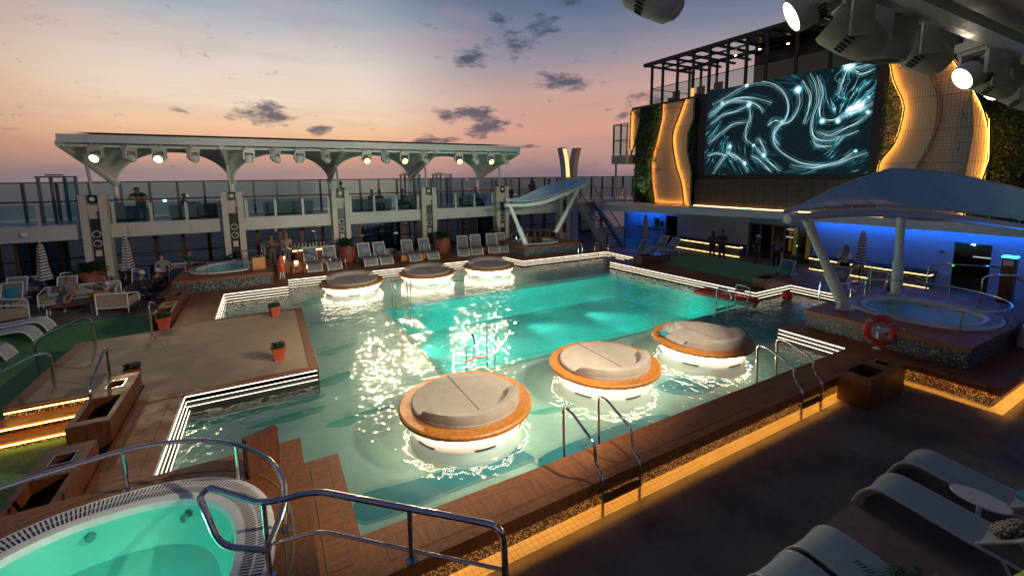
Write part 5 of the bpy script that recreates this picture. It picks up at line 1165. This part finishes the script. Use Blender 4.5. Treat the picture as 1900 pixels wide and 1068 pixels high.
t = thing('coffee_table', 'low brown coffee table with white legs in front of the seated bald man', 'coffee table', (-6.75,22.35,0))
q = B(); q.obox((-6.7,22.35,.36),(1.3,.6,.035),Matrix.Rotation(.15,3,'Z')); q.build('table_top', M['wood'], t, bev=.01)
q = B()
for a in (-.6,.6):
    for b_ in (-.26,.26):
        p_ = Matrix.Rotation(.15,3,'Z')@V((a,b_,0)); q.cyl((-6.7+p_.x,22.35+p_.y,0),(-6.7+p_.x,22.35+p_.y,.345),.02,n=8)
q.build('leg', M['whitem'], t)
q = B(); q.box(-6.0,23.1,.0,-4.0,23.9,.3); tag(q.build('bench_cushion', M['floor'], bev=.05), 'low dark padded bench under the seated pair in black', 'bench')
# slatted screens, dark door frames under the upper deck
for (x, y, w, h, lab) in ((6.4,29.6,.9,2.0,'dark slatted screen behind the wicker chair, by the third pillar from the screen'),(7.6,29.2,.8,2.1,'dark slatted screen beside the fourth bay windows'),(9.9,29.4,.9,2.0,'dark slatted screen behind the second terracotta palm'),(11.9,29.2,.9,2.1,'dark slatted screen behind the reclined loungers'),(12.9,29.0,.7,2.1,'slim dark slatted screen beside the last pillar')):
    t = thing('slatted_screen', lab, 'screen', (x,y,0), 'dark slatted screens under the upper deck')
    q = B()
    for s_ in (0,w): q.box(x+s_-.05,y-.04,0,x+s_+.05,y+.04,h)
    q.box(x,y-.04,h-.08,x+w,y+.04,h); q.build('frame', M['dark'], t)
    q = B()
    for k in range(14): q.box(x+.04,y-.015,.15+k*(h-.2)/14,x+w-.04,y+.015,.2+k*(h-.2)/14)
    q.build('slat', M['dark'], t)
for (x, lab) in ((-10.2,'dark brown door frame under the upper deck at the picture edge'),(5.0,'dark sliding door frame under the upper deck by the wicker chair'),(13.0,'narrow lit door frame under the upper deck beside the last pillar')):
    t = thing('door_frame', lab, 'door frame', (x,28.6,0), 'dark door frames under the upper deck')
    q = B(); w = 2.6 if x == 5.0 else 1.5; q.box(x,28.55,0,x+.14,28.7,2.3); q.box(x+w,28.55,0,x+w+.14,28.7,2.3); q.box(x,28.55,2.2,x+w,28.7,2.34); q.build('frame', M['bronze'], t)
    q = B(); q.box(x+.14,28.6,0.05,x+w,28.62,2.2); q.build('pane', M['glassw'], t)
# bar counter with glow
t = thing('bar_counter', 'small bar counter with yellow glowing edge behind the loungers', 'bar', (2.0,27.4,0))
q = B(); q.box(1.2,27.2,0,3.0,27.8,1.05); q.build('counter', M['wood'], t); q = B(); q.box(1.1,27.1,1.05,3.1,27.9,1.1); q.build('counter_top', M['cream'], t)
q = B(); q.tube([(1.15,27.12,1.0),(3.05,27.12,1.0)],.022,6); q.tube([(3.06,27.12,.1),(3.06,27.12,1.0)],.022,6); q.tube([(1.15,27.15,.12),(3.05,27.15,.12)],.018,6); q.build('light_strip', M['ledy'], t)
q = B(); rr = random.Random(9)
for k in range(9): q.lathe([(0,0),(.04,0),(.04,.18),(.015,.24),(.015,.3),(0,.3)],(1.3+k*.19,27.5+rr.uniform(-.15,.15),1.1),10)
q.build('bottle', M['glow'] if 0 else M['cream'], t)
for k, (x,y) in enumerate(((.5,24.3),(1.05,23.9),(1.55,23.45))):
    q = B(); q.box(x,y,CZ+.55-.2*k,x+.16,y+.02,CZ+.66-.2*k+.02); tag(q.build('step_light', M['glow']), '%s glowing step light by the sloping rail of the far hot tub' % ('highest','middle','lowest')[k], 'step light', 'step lights by the far hot tub')
q = B(); q.box(.3,23.5,CZ,.9,24.7,CZ+.5); q.box(.9,23.3,CZ,1.4,24.5,CZ+.32); q.box(1.4,23.1,CZ,1.9,24.3,CZ+.16); tag(q.build('steps', M['teak']), 'wooden steps with three step lights beside the far hot tub', 'steps')
t = thing('fire_extinguisher', 'red extinguisher on a slim stand beside the far hot tub', 'extinguisher', (.45,22.3,CZ))
q = B(); q.lathe([(0,0),(.1,0),(.11,.05),(.11,.62),(.07,.72),(.03,.76),(0,.76)],(.45,22.3,CZ+.32),20); q.build('cylinder', M['red'], t); q = B(); q.lathe([(.113,.3),(.113,.36)],(.45,22.3,CZ+.32),20); q.build('band', M['cushw'], t)
q = B(); [q.cyl((.45+a,22.3+b_,CZ),(.45+a*.5,22.3+b_*.5,CZ+.34),.018,n=8) for a,b_ in ((-.1,-.08),(.1,-.08),(0,.12))]; q.build('stand', M['whitem'], t)
# upright grey steel sheet at the corner of the pool stairs
t = thing('pool_chair_lift', 'grey panel with slim rails standing at the far pool corner', 'panel', (15.9,17.9,SH))
q = B(); q.box(15.75,18.0,SH,16.5,18.12,.62); q.build('panel', M['grey'], t, bev=.01)
q = B(); [q.tube(fillet([(x,y,SH),(x,y,1.15),(x+.25,y,1.2),(x+.25,y,.4)],.08,4),.018,8) for x,y in ((15.2,19.6),(16.4,19.6),(17.2,19.4))]; q.build('rail', M['steel'], t)

# ================================================================ people
def skin_obj(name, pts, edges, mt, parent=None, sub=1):
    me = bpy.data.meshes.new(name); me.from_pydata([tuple(p_[0]) for p_ in pts], edges, []); me.materials.append(mt)
    o = bpy.data.objects.new(name, me); C.objects.link(o)
    sk = o.modifiers.new('skin', 'SKIN'); sk.use_smooth_shade = True; sk.branch_smoothing = .6
    if not me.skin_vertices:
        pass
    lay = me.skin_vertices[0].data
    for i, p_ in enumerate(pts): lay[i].radius = (p_[1], p_[1]*(p_[2] if len(p_) > 2 else 1))
    lay[0].use_root = True
    s_ = o.modifiers.new('sub', 'SUBSURF'); s_.levels = sub; s_.render_levels = sub
    if parent: o.parent = parent
    return o
POSE = {}
def joints(pose, arms='down'):
    J = {}
    if pose == 'stand':
        J = dict(pel=(0,0,.94), spi=(0,0,1.14), che=(0,-.01,1.34), nek=(0,.01,1.49), hed=(0,-.015,1.62), hip=(.085,0,.90), kne=(.10,-.02,.50), ank=(.105,.02,.085), toe=(.12,-.15,.035), sho=(.185,0,1.41))
    elif pose == 'sit':
        J = dict(pel=(0,0,.10), spi=(0,.04,.30), che=(0,.05,.50), nek=(0,.04,.65), hed=(0,.0,.78), hip=(.09,-.04,.07), kne=(.12,-.45,.09), ank=(.12,-.5,-.34), toe=(.13,-.66,-.39), sho=(.185,.04,.57))
    elif pose == 'cross':
        J = dict(pel=(0,0,.10), spi=(0,.05,.30), che=(0,.07,.50), nek=(0,.05,.65), hed=(0,.02,.78), hip=(.09,-.04,.07), kne=(.10,-.43,.14), ank=(-.02,-.62,-.12), toe=(-.05,-.76,-.12), sho=(.185,.06,.57))
    elif pose == 'lean':
        J = dict(pel=(0,.18,.92), spi=(0,.08,1.10), che=(0,-.08,1.24), nek=(0,-.2,1.36), hed=(0,-.3,1.44), hip=(.085,.18,.88), kne=(.10,.1,.48), ank=(.105,.12,.085), toe=(.12,-.05,.035), sho=(.185,-.13,1.29))
    elif pose == 'bath':
        J = dict(pel=(0,0,-.3), spi=(0,0,-.1), che=(0,0,.12), nek=(0,0,.27), hed=(0,-.02,.40), hip=(.09,-.04,-.33), kne=(.12,-.4,-.3), ank=(.12,-.45,-.6), toe=(.13,-.6,-.62), sho=(.185,0,.19))
    s = V(J['sho'])
    A = {'down': [(.05,.02,-.29),(.055,-.06,-.55)], 'lap': [(.05,-.03,-.27),(-.06,-.26,-.33)], 'phone': [(.06,-.05,-.27),(-.02,-.29,-.14)], 'rail': [(.17,-.12,-.16),(-.04,-.26,-.17)], 'hip': [(.16,.05,-.24),(.0,-.05,-.42)], 'fold': [(.08,-.08,-.26),(-.14,-.24,-.2)], 'point': [(.1,-.2,-.15),(.1,-.45,-.1)]}[arms]
    J['elb'] = tuple(s+V(A[0])); J['wri'] = tuple(s+V(A[1])); return J
def person(loc, rz, label, pose='stand', arms='down', shirt=(.05,.05,.06), legs=(.03,.03,.04), sk='skin', hair='hair', shorts=False, sc=1.0, hat=None, group=None, long_hair=False, sleeves=False, arm2=None):
    J = joints(pose, arms); J2 = joints(pose, arm2 or arms)
    P_ = []; E_ = []
    def add(p_, r, par=None, fl=1): P_.append((V(p_), r, fl)); i = len(P_)-1; (E_.append((par, i)) if par is not None else 0); return i
    pe = add(J['pel'], .135, None, .8); sp_ = add(J['spi'], .12, pe, .8); ch = add(J['che'], .145, sp_, .75); nk = add(J['nek'], .055, ch); hd0 = V(J['hed']); nd = (hd0-V(J['nek'])).normalized()
    h1 = add(hd0-nd*.03, .075, nk); h2 = add(hd0+nd*.05, .098, h1); h3 = add(hd0+nd*.13, .07, h2)
    for s_ in (-1, 1):
        JJ = J if s_ > 0 else J2
        m_ = lambda k: V((JJ[k][0]*s_, JJ[k][1], JJ[k][2])) if not (pose == 'cross' and k in ('kne','ank','toe') and s_ < 0) else V({'kne':(-.13,-.45,.08),'ank':(-.12,-.5,-.34),'toe':(-.13,-.66,-.38)}[k])
        a = add(m_('sho'), .062, ch); b_ = add(m_('elb'), .045, a); c = add(m_('wri'), .03, b_)
        dr = (m_('wri')-m_('elb')).normalized(); sd = V((s_,0,0)); sd = (sd-dr*sd.dot(dr)).normalized(); pr = dr.cross(sd)
        pm = add(m_('wri')+dr*.05, .034, c, .6)
        for k in range(4):
            f0 = add(m_('wri')+dr*.095+pr*(k-1.5)*.019, .0095, pm); f1 = add(m_('wri')+dr*(.135+.012*(1-abs(k-1.4)))+pr*(k-1.5)*.021-sd*.008, .0085, f0); add(m_('wri')+dr*(.165+.014*(1-abs(k-1.4)))+pr*(k-1.5)*.021-sd*.022, .0075, f1)
        th = add(m_('wri')+dr*.05-pr*.04, .0105, pm); add(m_('wri')+dr*.09-pr*.055-sd*.01, .009, th)
        h_ = add(m_('hip'), .095, pe); kn = add(m_('kne'), .062, h_); an = add(m_('ank'), .042, kn); add(m_('toe'), .036, an, .8)
    body = skin_obj('person', P_, E_, M[sk]); body.location = loc; body.rotation_euler.z = rz; body.scale = (sc,)*3
    tag(body, label, 'person', group)
    # clothes
    S_ = []; X_ = []
    def ad(p_, r, par=None, fl=1): S_.append((V(p_), r, fl)); i = len(S_)-1; (X_.append((par, i)) if par is not None else 0); return i
    p0 = ad(V(J['pel'])+V((0,0,-.02)), .15, None, .82); p1 = ad(J['spi'], .136, p0, .85); p2 = ad(J['che'], .16, p1, .8); ad(V(J['nek'])-nd*.05, .08, p2)
    for s_ in (-1, 1):
        JJ = J if s_ > 0 else J2; mm = lambda k: V((JJ[k][0]*s_, JJ[k][1], JJ[k][2]))
        a = ad(mm('sho'), .078, p2); b_ = ad(mm('sho').lerp(mm('elb'), .98 if sleeves else .6), .064, a)
        if sleeves: ad(mm('elb').lerp(mm('wri'), .92), .045, b_)
    skin_obj('shirt', S_, X_, cloth('shirt_cloth', shirt), body)
    if pose != 'bath':
        S_.clear(); X_.clear(); p0 = ad(J['pel'], .148, None, .85)
        for s_ in (-1, 1):
            m2 = lambda k: V((J[k][0]*s_, J[k][1], J[k][2])) if not (pose == 'cross' and k in ('kne','ank') and s_ < 0) else V({'kne':(-.13,-.45,.08),'ank':(-.12,-.5,-.34)}[k])
            a = ad(m2('hip'), .108, p0)
            if shorts: ad(m2('hip').lerp(m2('kne'), .85), .088, a)
            else: k_ = ad(m2('kne'), .078, a); ad(m2('kne').lerp(m2('ank'), .9), .058, k_)
        skin_obj('trousers', S_, X_, cloth('trouser_cloth', legs), body)
        q = B()
        for s_ in (-1, 1):
            pt = V((J['toe'][0]*s_, J['toe'][1], J['toe'][2])) if not (pose == 'cross' and s_ < 0) else V((-.13,-.66,-.38)); an = V((J['ank'][0]*s_, J['ank'][1], J['ank'][2])) if not (pose == 'cross' and s_ < 0) else V((-.12,-.5,-.34))
            c = pt.lerp(an, .45); q.ell((c.x, c.y, c.z-.02), (.05,.14,.045))
        sh = q.build('shoes', M['blackp'] if sum(legs) < .5 else M['cushw'], None); sh.parent = body
    # head: hair cap, nose, ears, eyes
    hc = hd0+nd*.055; fw = V((0,-1,0)); up = nd; fw = (fw-up*fw.dot(up)).normalized(); rt = up.cross(fw)
    mh = Matrix((rt, fw, up)).transposed()
    q = B(); q.ell(hc+fw*.098-up*.015, (.014,.02,.022)); [q.ell(hc+rt*s_*.098-up*.01, (.012,.02,.03)) for s_ in (-1,1)]; f_ = q.build('face', M[sk], None); f_.parent = body
    q = B(); [q.ell(hc+rt*s_*.034+fw*.088+up*.014, (.012,.006,.008)) for s_ in (-1,1)]; q.ell(hc+fw*.086-up*.052, (.024,.006,.006)); e_ = q.build('eyes_and_mouth', M['hair'], None); e_.parent = body
    if hair:
        q = B()
        q.grid(lambda u, v: hc+mh@V(((.104+.0*v)*math.sin(v*1.75)*math.cos(u*6.2832), .108*math.sin(v*1.75)*math.sin(u*6.2832)-(.02+.05*(v>.6)*(math.sin(u*6.2832)>.2)), .112*math.cos(v*1.75)+(.05*max(0,math.sin(u*6.2832))*v))), 20, 8, cu=True)
        if long_hair: q.ell(hc-fw*.06-up*.12, (.1,.06,.17))
        h_ = q.build('hair', M[hair], None); h_.parent = body
    if hat:
        q = B(); q.lathe([(.112,.02),(.11,.07),(.08,.12),(0,.135)], hc, 20, 0, mh); q.obox(hc+fw*.12+up*.03, (.15,.13,.014), mh); h_ = q.build('cap', cloth('cap_cloth', hat), None); h_.parent = body
    return body
person((-7.0,23.45,.40), .15, 'bald man sitting cross-legged on the pale sofa in a grey shirt and shorts', 'cross', 'fold', (.16,.15,.17), (.2,.18,.17), hair=None, shorts=True)
person((-5.95,23.5,.40), -1.0, 'boy in a white shirt and orange trousers reading on the pale sofa', 'sit', 'phone', (.62,.58,.56), (.42,.16,.03), sc=.9)
person((-4.75,23.5,.30), .7, 'person in black with a pale cap, sitting next to the lavender cap', 'sit', 'lap', (.015,.015,.018), (.02,.02,.022), hat=(.5,.42,.33), sleeves=True)
person((-4.25,23.7,.30), .7, 'person in black with a lavender cap, sitting by the planter boxes', 'sit', 'lap', (.02,.018,.02), (.05,.02,.02), hat=(.4,.36,.5), sleeves=True)
person((-3.55,22.3,.5) if 0 else (-4.15,24.2,0), pi+.3, 'man in a grey t-shirt and dark shorts standing with his back turned', 'stand', 'down', (.17,.17,.15), (.02,.02,.025), shorts=True, arm2='hip', sc=1.02)
person((-3.35,25.9,0), pi-.3, 'person in a dark green jacket behind the man in the grey t-shirt', 'stand', 'fold', (.01,.07,.045), (.02,.02,.02), sleeves=True, sc=.95)
person((.15,26.6,.3), .3, 'person in a striped red and blue top standing by the sloping rail', 'stand', 'fold', (.12,.03,.05), (.12,.12,.13), sc=1.0)
person((.85,26.3,.3), -.4, 'tall person in a pale shirt standing next to the red and blue top', 'stand', 'down', (.38,.34,.30), (.2,.2,.2), sc=1.05)
person((-5.15,26.75,UZ), 0, 'man in a dark t-shirt leaning with both forearms on the upper deck handrail', 'lean', 'rail', (.02,.025,.035), (.05,.07,.11), 'skin', sc=1.05)
person((-3.55,27.55,UZ+.36), 1.35, 'seated person holding up a glowing phone on the upper deck', 'sit', 'point', (.03,.03,.035), (.03,.03,.03), 'skind')
q = B(); q.box(-4.36,27.28,UZ+.93,-4.22,27.3,UZ+1.08); tag(q.build('phone', M['phone']), 'glowing phone held up by the seated person on the upper deck', 'phone')
person((5.65,27.45,UZ+.36), .5, 'person with dark hair seated on the upper deck sofa, left one of the couple', 'sit', 'lap', (.12,.12,.13), (.04,.04,.05))
person((6.1,27.5,UZ+.36), .1, 'seated person of the couple who sits closer to the screen', 'sit', 'lap', (.05,.05,.06), (.04,.04,.05), 'skind')
person((7.5,27.4,UZ+.36), 1.2, 'seated person with an outstretched hand on the upper deck', 'sit', 'point', (.03,.03,.035), (.03,.03,.03), 'skind', long_hair=True)
person((3.9,27.4,UZ), 0, 'person standing behind the middle twin pillar of the upper deck', 'stand', 'down', (.03,.03,.03), (.03,.03,.03), 'skind')
person((12.7,27.8,UZ+.36), .4, 'person in a blue shirt seated under the last arch of the canopy', 'sit', 'lap', (.06,.09,.16), (.04,.04,.05))
person((14.3,27.9,UZ), 0, 'short haired person standing behind the pillar next to the small canopy', 'stand', 'down', (.04,.04,.045), (.03,.03,.03), 'skind', sc=.97)
person((15.35,27.6,UZ), .6, 'person in a pale jacket beside the pillar next to the small canopy', 'stand', 'hip', (.32,.30,.30), (.03,.03,.03), sleeves=True)
person((16.95,27.4,UZ), -.5, 'person with long hair in the group of three on the upper deck', 'stand', 'fold', (.05,.02,.025), (.16,.15,.15), 'skind', long_hair=True)
person((17.35,27.7,UZ), .9, 'shorter person close to the long haired one on the upper deck', 'stand', 'down', (.07,.05,.05), (.08,.09,.12), sc=.92)
person((18.45,27.4,UZ), 1.2, 'person standing alone at the handrail between the group and the light tower', 'stand', 'hip', (.09,.03,.03), (.03,.03,.03), 'skind')
person((19.4,28.8,UZ), .4, 'person at the foot of the white light tower', 'stand', 'down', (.03,.04,.06), (.03,.03,.03), 'skind')
for x, y, c, lab, sk in ((14.1,23.4,(.3,.06,.10),'bather in a pink top in the hot tub under the small canopy','skin'),(14.6,23.3,(.02,.02,.02),'bather in black in the hot tub, middle of three','skind'),(15.15,23.5,(.03,.03,.04),'bather in dark top in the hot tub nearest the wooden box','skind')):
    person((x,y,.98), .4, lab, 'bath', 'hip', c, (.02,.02,.02), sk)
person((22.9,16.75,0), -1.2, 'slim person in dark clothes beside the tall man at the long bench', 'stand', 'fold', (.05,.04,.045), (.02,.02,.02), 'skind', sc=.96, long_hair=True)
person((22.8,16.05,0), -1.2+pi, 'tall man in a dark t-shirt standing with his back to the pool at the bench', 'stand', 'down', (.015,.02,.04), (.02,.03,.05), 'skind', sc=1.06)
person((22.4,13.75,0), .9, 'man with a pale blue cap in front of the glass entrance', 'stand', 'down', (.012,.012,.016), (.06,.04,.04), 'skind', hat=(.35,.55,.65), shorts=True, sc=1.03)
person((23.2,13.15,0), -1.3, 'person in a lilac t-shirt looking down at the hands by the glass entrance', 'stand', 'phone', (.24,.15,.24), (.03,.03,.035), 'skind', sc=1.05)
person((22.9,9.9,0), -1.7, 'woman in a white blouse by the blue wall next to the striped parasol', 'stand', 'fold', (.55,.56,.60), (.015,.015,.02), 'skin', long_hair=True, sleeves=True)
person((24.95,21.9,.35), -1.5, 'dark person sitting at the door by the end of the bench', 'sit', 'lap', (.03,.02,.02), (.02,.02,.02), 'skind')
# ================================================================ lights
def spot(name, loc, to, e, ang, col=(1,.78,.5), rad=.06, blend=.4, parent=None):
    ld = bpy.data.lights.new(name,'SPOT'); ld.energy = e; ld.color = col; ld.spot_size = R(ang); ld.spot_blend = blend; ld.shadow_soft_size = rad
    o = bpy.data.objects.new(name, ld); C.objects.link(o); o.location = loc; o.rotation_euler = (V(to)-V(loc)).to_track_quat('-Z','Y').to_euler(); return o
LK = 2.0; UWK = .52
for x, e, tx, ty, an in ((-5.87,130,-2,14,44),(-3.81,130,-1,13,44),(4.81,850,3.4,13.2,40),(6.8,850,4.4,13.2,40),(9.99,850,6.2,12.6,40),(12.05,1300,10.5,11,46)):
    spot('stage_lamp_beam', (x,23.93,5.93), (tx,ty,.2), e*LK, an, (1,.76,.46), .13, .8)
for x, to, e in ((4.05,(5.5,11,.5),800),(7.85,(-.5,13,.5),1800),(9.25,(7,15,.6),2000)):
    spot('stage_lamp_beam', (x-.16,2.42,6.05), to, e*LK, 70, (1,.84,.62))
UW = (.72,1,.92)
for x in (5.9,9.0,12.1): spot('pool_light', (x,16.9,-.4), (x+2.2,12.0,-1.3), 2600*UWK, 52, (.85,1,.85), .1, .9)
for y in (12,15): spot('pool_light', (3.9,y,-.5), (9,y,-1.3), 900*UWK, 110, (.4,1,.8), .1, .9)
for x in (5.2,8.6,11.6,14.6): spot('pool_light', (x,10.3,-.5), (x-.3,14.5,-1.3), 1300*UWK, 112, (.4,1,.8), .09, .9)
for (x,y), e in (((-1.75,5.25),34),):
    ld = bpy.data.lights.new('tub_glow','POINT'); ld.energy = e*.95; ld.color = (.55,1,.78); ld.shadow_soft_size = .12
    o = bpy.data.objects.new('tub_glow', ld); C.objects.link(o); o.location = (x,y,.93)
sun = bpy.data.lights.new('sun','SUN'); sun.energy = .05; sun.angle = R(12); sun.color = (1,.6,.4)
so = bpy.data.objects.new('sun', sun); C.objects.link(so); so.rotation_euler = (-V((math.sin(R(11)),math.cos(R(11)),.06))).to_track_quat('-Z','Y').to_euler()
# ================================================================ world: dusk sky
w = bpy.data.worlds.new('World'); S.world = w; w.use_nodes = True; nt = w.node_tree; nt.nodes.clear()
out = nt.nodes.new('ShaderNodeOutputWorld'); bg = N(nt, 'Background'); L(nt, bg.outputs[0], out.inputs[0])
d = N(nt, 'TexCoord').outputs['Generated']; sp = N(nt, 'SeparateXYZ'); L(nt, d, sp.inputs[0]); z = sp.outputs[2]
nz = N(nt, 'TexNoise'); nz.inputs['Scale'].default_value = 2.2; nz.inputs['Detail'].default_value = 4
mp = N(nt, 'Mapping'); mp.inputs['Scale'].default_value = (1,1,4.5); L(nt, d, mp.inputs[0]); L(nt, mp.outputs[0], nz.inputs['Vector'])
zz = math_(nt, 'ADD', z, math_(nt, 'MULTIPLY', math_(nt, 'SUBTRACT', nz.outputs['Fac'], .5), .10))
zs = math_(nt, 'MULTIPLY', zz, 1.6)
cen = ramp(nt, zs, [(0,lin(158,136,138)),(.04,lin(200,154,136)),(.10,lin(232,174,142)),(.16,lin(250,205,165)),(.25,lin(248,226,202)),(.36,lin(230,216,206)),(.48,lin(172,180,192)),(.63,lin(106,126,152)),(.8,lin(70,88,122)),(1,lin(48,62,92))])
sde = ramp(nt, zs, [(0,lin(110,106,118)),(.05,lin(132,112,114)),(.13,lin(172,126,108)),(.24,lin(200,158,132)),(.36,lin(168,148,138)),(.5,lin(104,116,132)),(.7,lin(62,82,110)),(1,lin(46,60,92))])
pnk = ramp(nt, zs, [(0,lin(134,118,130)),(.06,lin(178,142,138)),(.14,lin(220,164,146)),(.26,lin(206,166,156)),(.38,lin(158,150,162)),(.5,lin(108,122,150)),(.7,lin(56,74,106)),(1,lin(46,60,92))])
def azf(deg, c0, c1):
    h = N(nt, 'CombineXYZ'); L(nt, sp.outputs[0], h.inputs[0]); L(nt, sp.outputs[1], h.inputs[1]); nn = N(nt, 'VectorMath', operation='NORMALIZE'); L(nt, h.outputs[0], nn.inputs[0])
    dt = N(nt, 'VectorMath', operation='DOT_PRODUCT'); L(nt, nn.outputs[0], dt.inputs[0]); dt.inputs[1].default_value = (math.sin(R(deg)), math.cos(R(deg)), 0)
    mr = N(nt, 'MapRange', interpolation_type='SMOOTHERSTEP'); L(nt, dt.outputs['Value'], mr.inputs[0]); mr.inputs[1].default_value = math.cos(R(c0)); mr.inputs[2].default_value = math.cos(R(c1)); return mr.outputs[0]
c = mixc(nt, azf(9, 40, 3), sde, cen)
c = mixc(nt, azf(44, 36, 4), c, pnk)
c = mixc(nt, azf(12, 125, 50), mixc(nt, 1.0, sde, (.50,.72,1.05), 'MULTIPLY'), c)
# soft pink streaks
n2 = N(nt, 'TexNoise'); n2.inputs['Scale'].default_value = 3.4; n2.inputs['Detail'].default_value = 5; mp2 = N(nt, 'Mapping'); mp2.inputs['Scale'].default_value = (1,1,3.2); mp2.inputs['Location'].default_value = (3.1,1.2,.4); L(nt, d, mp2.inputs[0]); L(nt, mp2.outputs[0], n2.inputs['Vector'])
c = mixc(nt, math_(nt, 'MULTIPLY', ramp(nt, n2.outputs['Fac'], [(.52,0.0),(.72,1.0)]), .16), c, lin(238,170,150))
# dark small clouds in chosen places
n3 = N(nt, 'TexNoise'); n3.inputs['Scale'].default_value = 24; n3.inputs['Detail'].default_value = 7; n3.inputs['Roughness'].default_value = .62; mp3 = N(nt, 'Mapping'); mp3.inputs['Scale'].default_value = (1,1,2.6); L(nt, d, mp3.inputs[0]); L(nt, mp3.outputs[0], n3.inputs['Vector'])
CL = None
for dx, dy, dz, wd, ht, k in CLOUDS:
    sb = N(nt, 'VectorMath', operation='SUBTRACT'); L(nt, d, sb.inputs[0]); sb.inputs[1].default_value = (dx,dy,dz)
    ml = N(nt, 'VectorMath', operation='MULTIPLY'); L(nt, sb.outputs[0], ml.inputs[0]); ml.inputs[1].default_value = (1/wd,1/wd,1/ht)
    ln = N(nt, 'VectorMath', operation='LENGTH'); L(nt, ml.outputs[0], ln.inputs[0])
    g = math_(nt, 'MULTIPLY', math_(nt, 'SUBTRACT', 1, ln.outputs['Value'], True), k)
    CL = g if CL is None else math_(nt, 'MAXIMUM', CL, g)
cf = ramp(nt, math_(nt, 'ADD', math_(nt, 'MULTIPLY', CL, .42), math_(nt, 'SUBTRACT', n3.outputs['Fac'], .2)), [(.43,0.0),(.64,1.0)])
n5 = N(nt, 'TexNoise'); n5.inputs['Scale'].default_value = 4.2; n5.inputs['Detail'].default_value = 6; n5.inputs['Roughness'].default_value = .6; mp5 = N(nt, 'Mapping'); mp5.inputs['Scale'].default_value = (1,1,8); mp5.inputs['Location'].default_value = (7,2,1); L(nt, d, mp5.inputs[0]); L(nt, mp5.outputs[0], n5.inputs['Vector'])
c = mixc(nt, math_(nt, 'MULTIPLY', ramp(nt, n5.outputs['Fac'], [(.5,0.0),(.7,1.0)]), .15), c, lin(126,116,134))
c = mixc(nt, math_(nt, 'MULTIPLY', cf, .88), c, mixc(nt, ramp(nt, z, [(.05,0.0),(.3,1.0)]), lin(84,82,102), lin(66,82,104)))
sky = N(nt, 'TexSky', sky_type='NISHITA'); sky.sun_disc = False; sky.sun_elevation = R(1.5); sky.sun_rotation = R(11)
ad = N(nt, 'Mix', data_type='RGBA', blend_type='ADD'); ad.inputs[0].default_value = .002; L(nt, c, ad.inputs[6]); L(nt, sky.outputs[0], ad.inputs[7])
L(nt, ad.outputs[2], bg.inputs[0]); bg.inputs[1].default_value = .94
# ================================================================ camera
cam = bpy.data.cameras.new('camera'); co_ = bpy.data.objects.new('camera', cam); C.objects.link(co_); S.camera = co_
cam.sensor_fit = 'HORIZONTAL'; cam.sensor_width = 36; cam.lens = 819.5/1900*36; cam.shift_y = -(534-433.3)/1900; cam.clip_start = .05; cam.clip_end = 20000
pt, rl, yw = R(7.358), R(.536), R(29.149)
fw0, rt0, up = V((math.sin(yw),math.cos(yw),0)), V((math.cos(yw),-math.sin(yw),0)), V((0,0,1))
fw = fw0*math.cos(pt)-up*math.sin(pt); dn = -(up*math.cos(pt)+fw0*math.sin(pt)); r_ = rt0*math.cos(rl)+dn*math.sin(rl); d_ = dn*math.cos(rl)-rt0*math.sin(rl)
mw = Matrix((r_, -d_, -fw)).transposed().to_4x4(); mw.translation = V((0,0,5.0)); co_.matrix_world = mw
S.view_settings.view_transform = 'Standard'; S.view_settings.look = 'None'; S.view_settings.exposure = 0; S.view_settings.gamma = 1; S.view_settings.use_curve_mapping = False
S.render.engine = 'CYCLES'; cy = S.cycles; cy.use_denoising = True; cy.max_bounces = 8; cy.diffuse_bounces = 3; cy.glossy_bounces = 4; cy.transparent_max_bounces = 24; cy.sample_clamp_indirect = 6; cy.sample_clamp_direct = 0; cy.caustics_reflective = False; cy.caustics_refractive = False; cy.use_light_tree = True
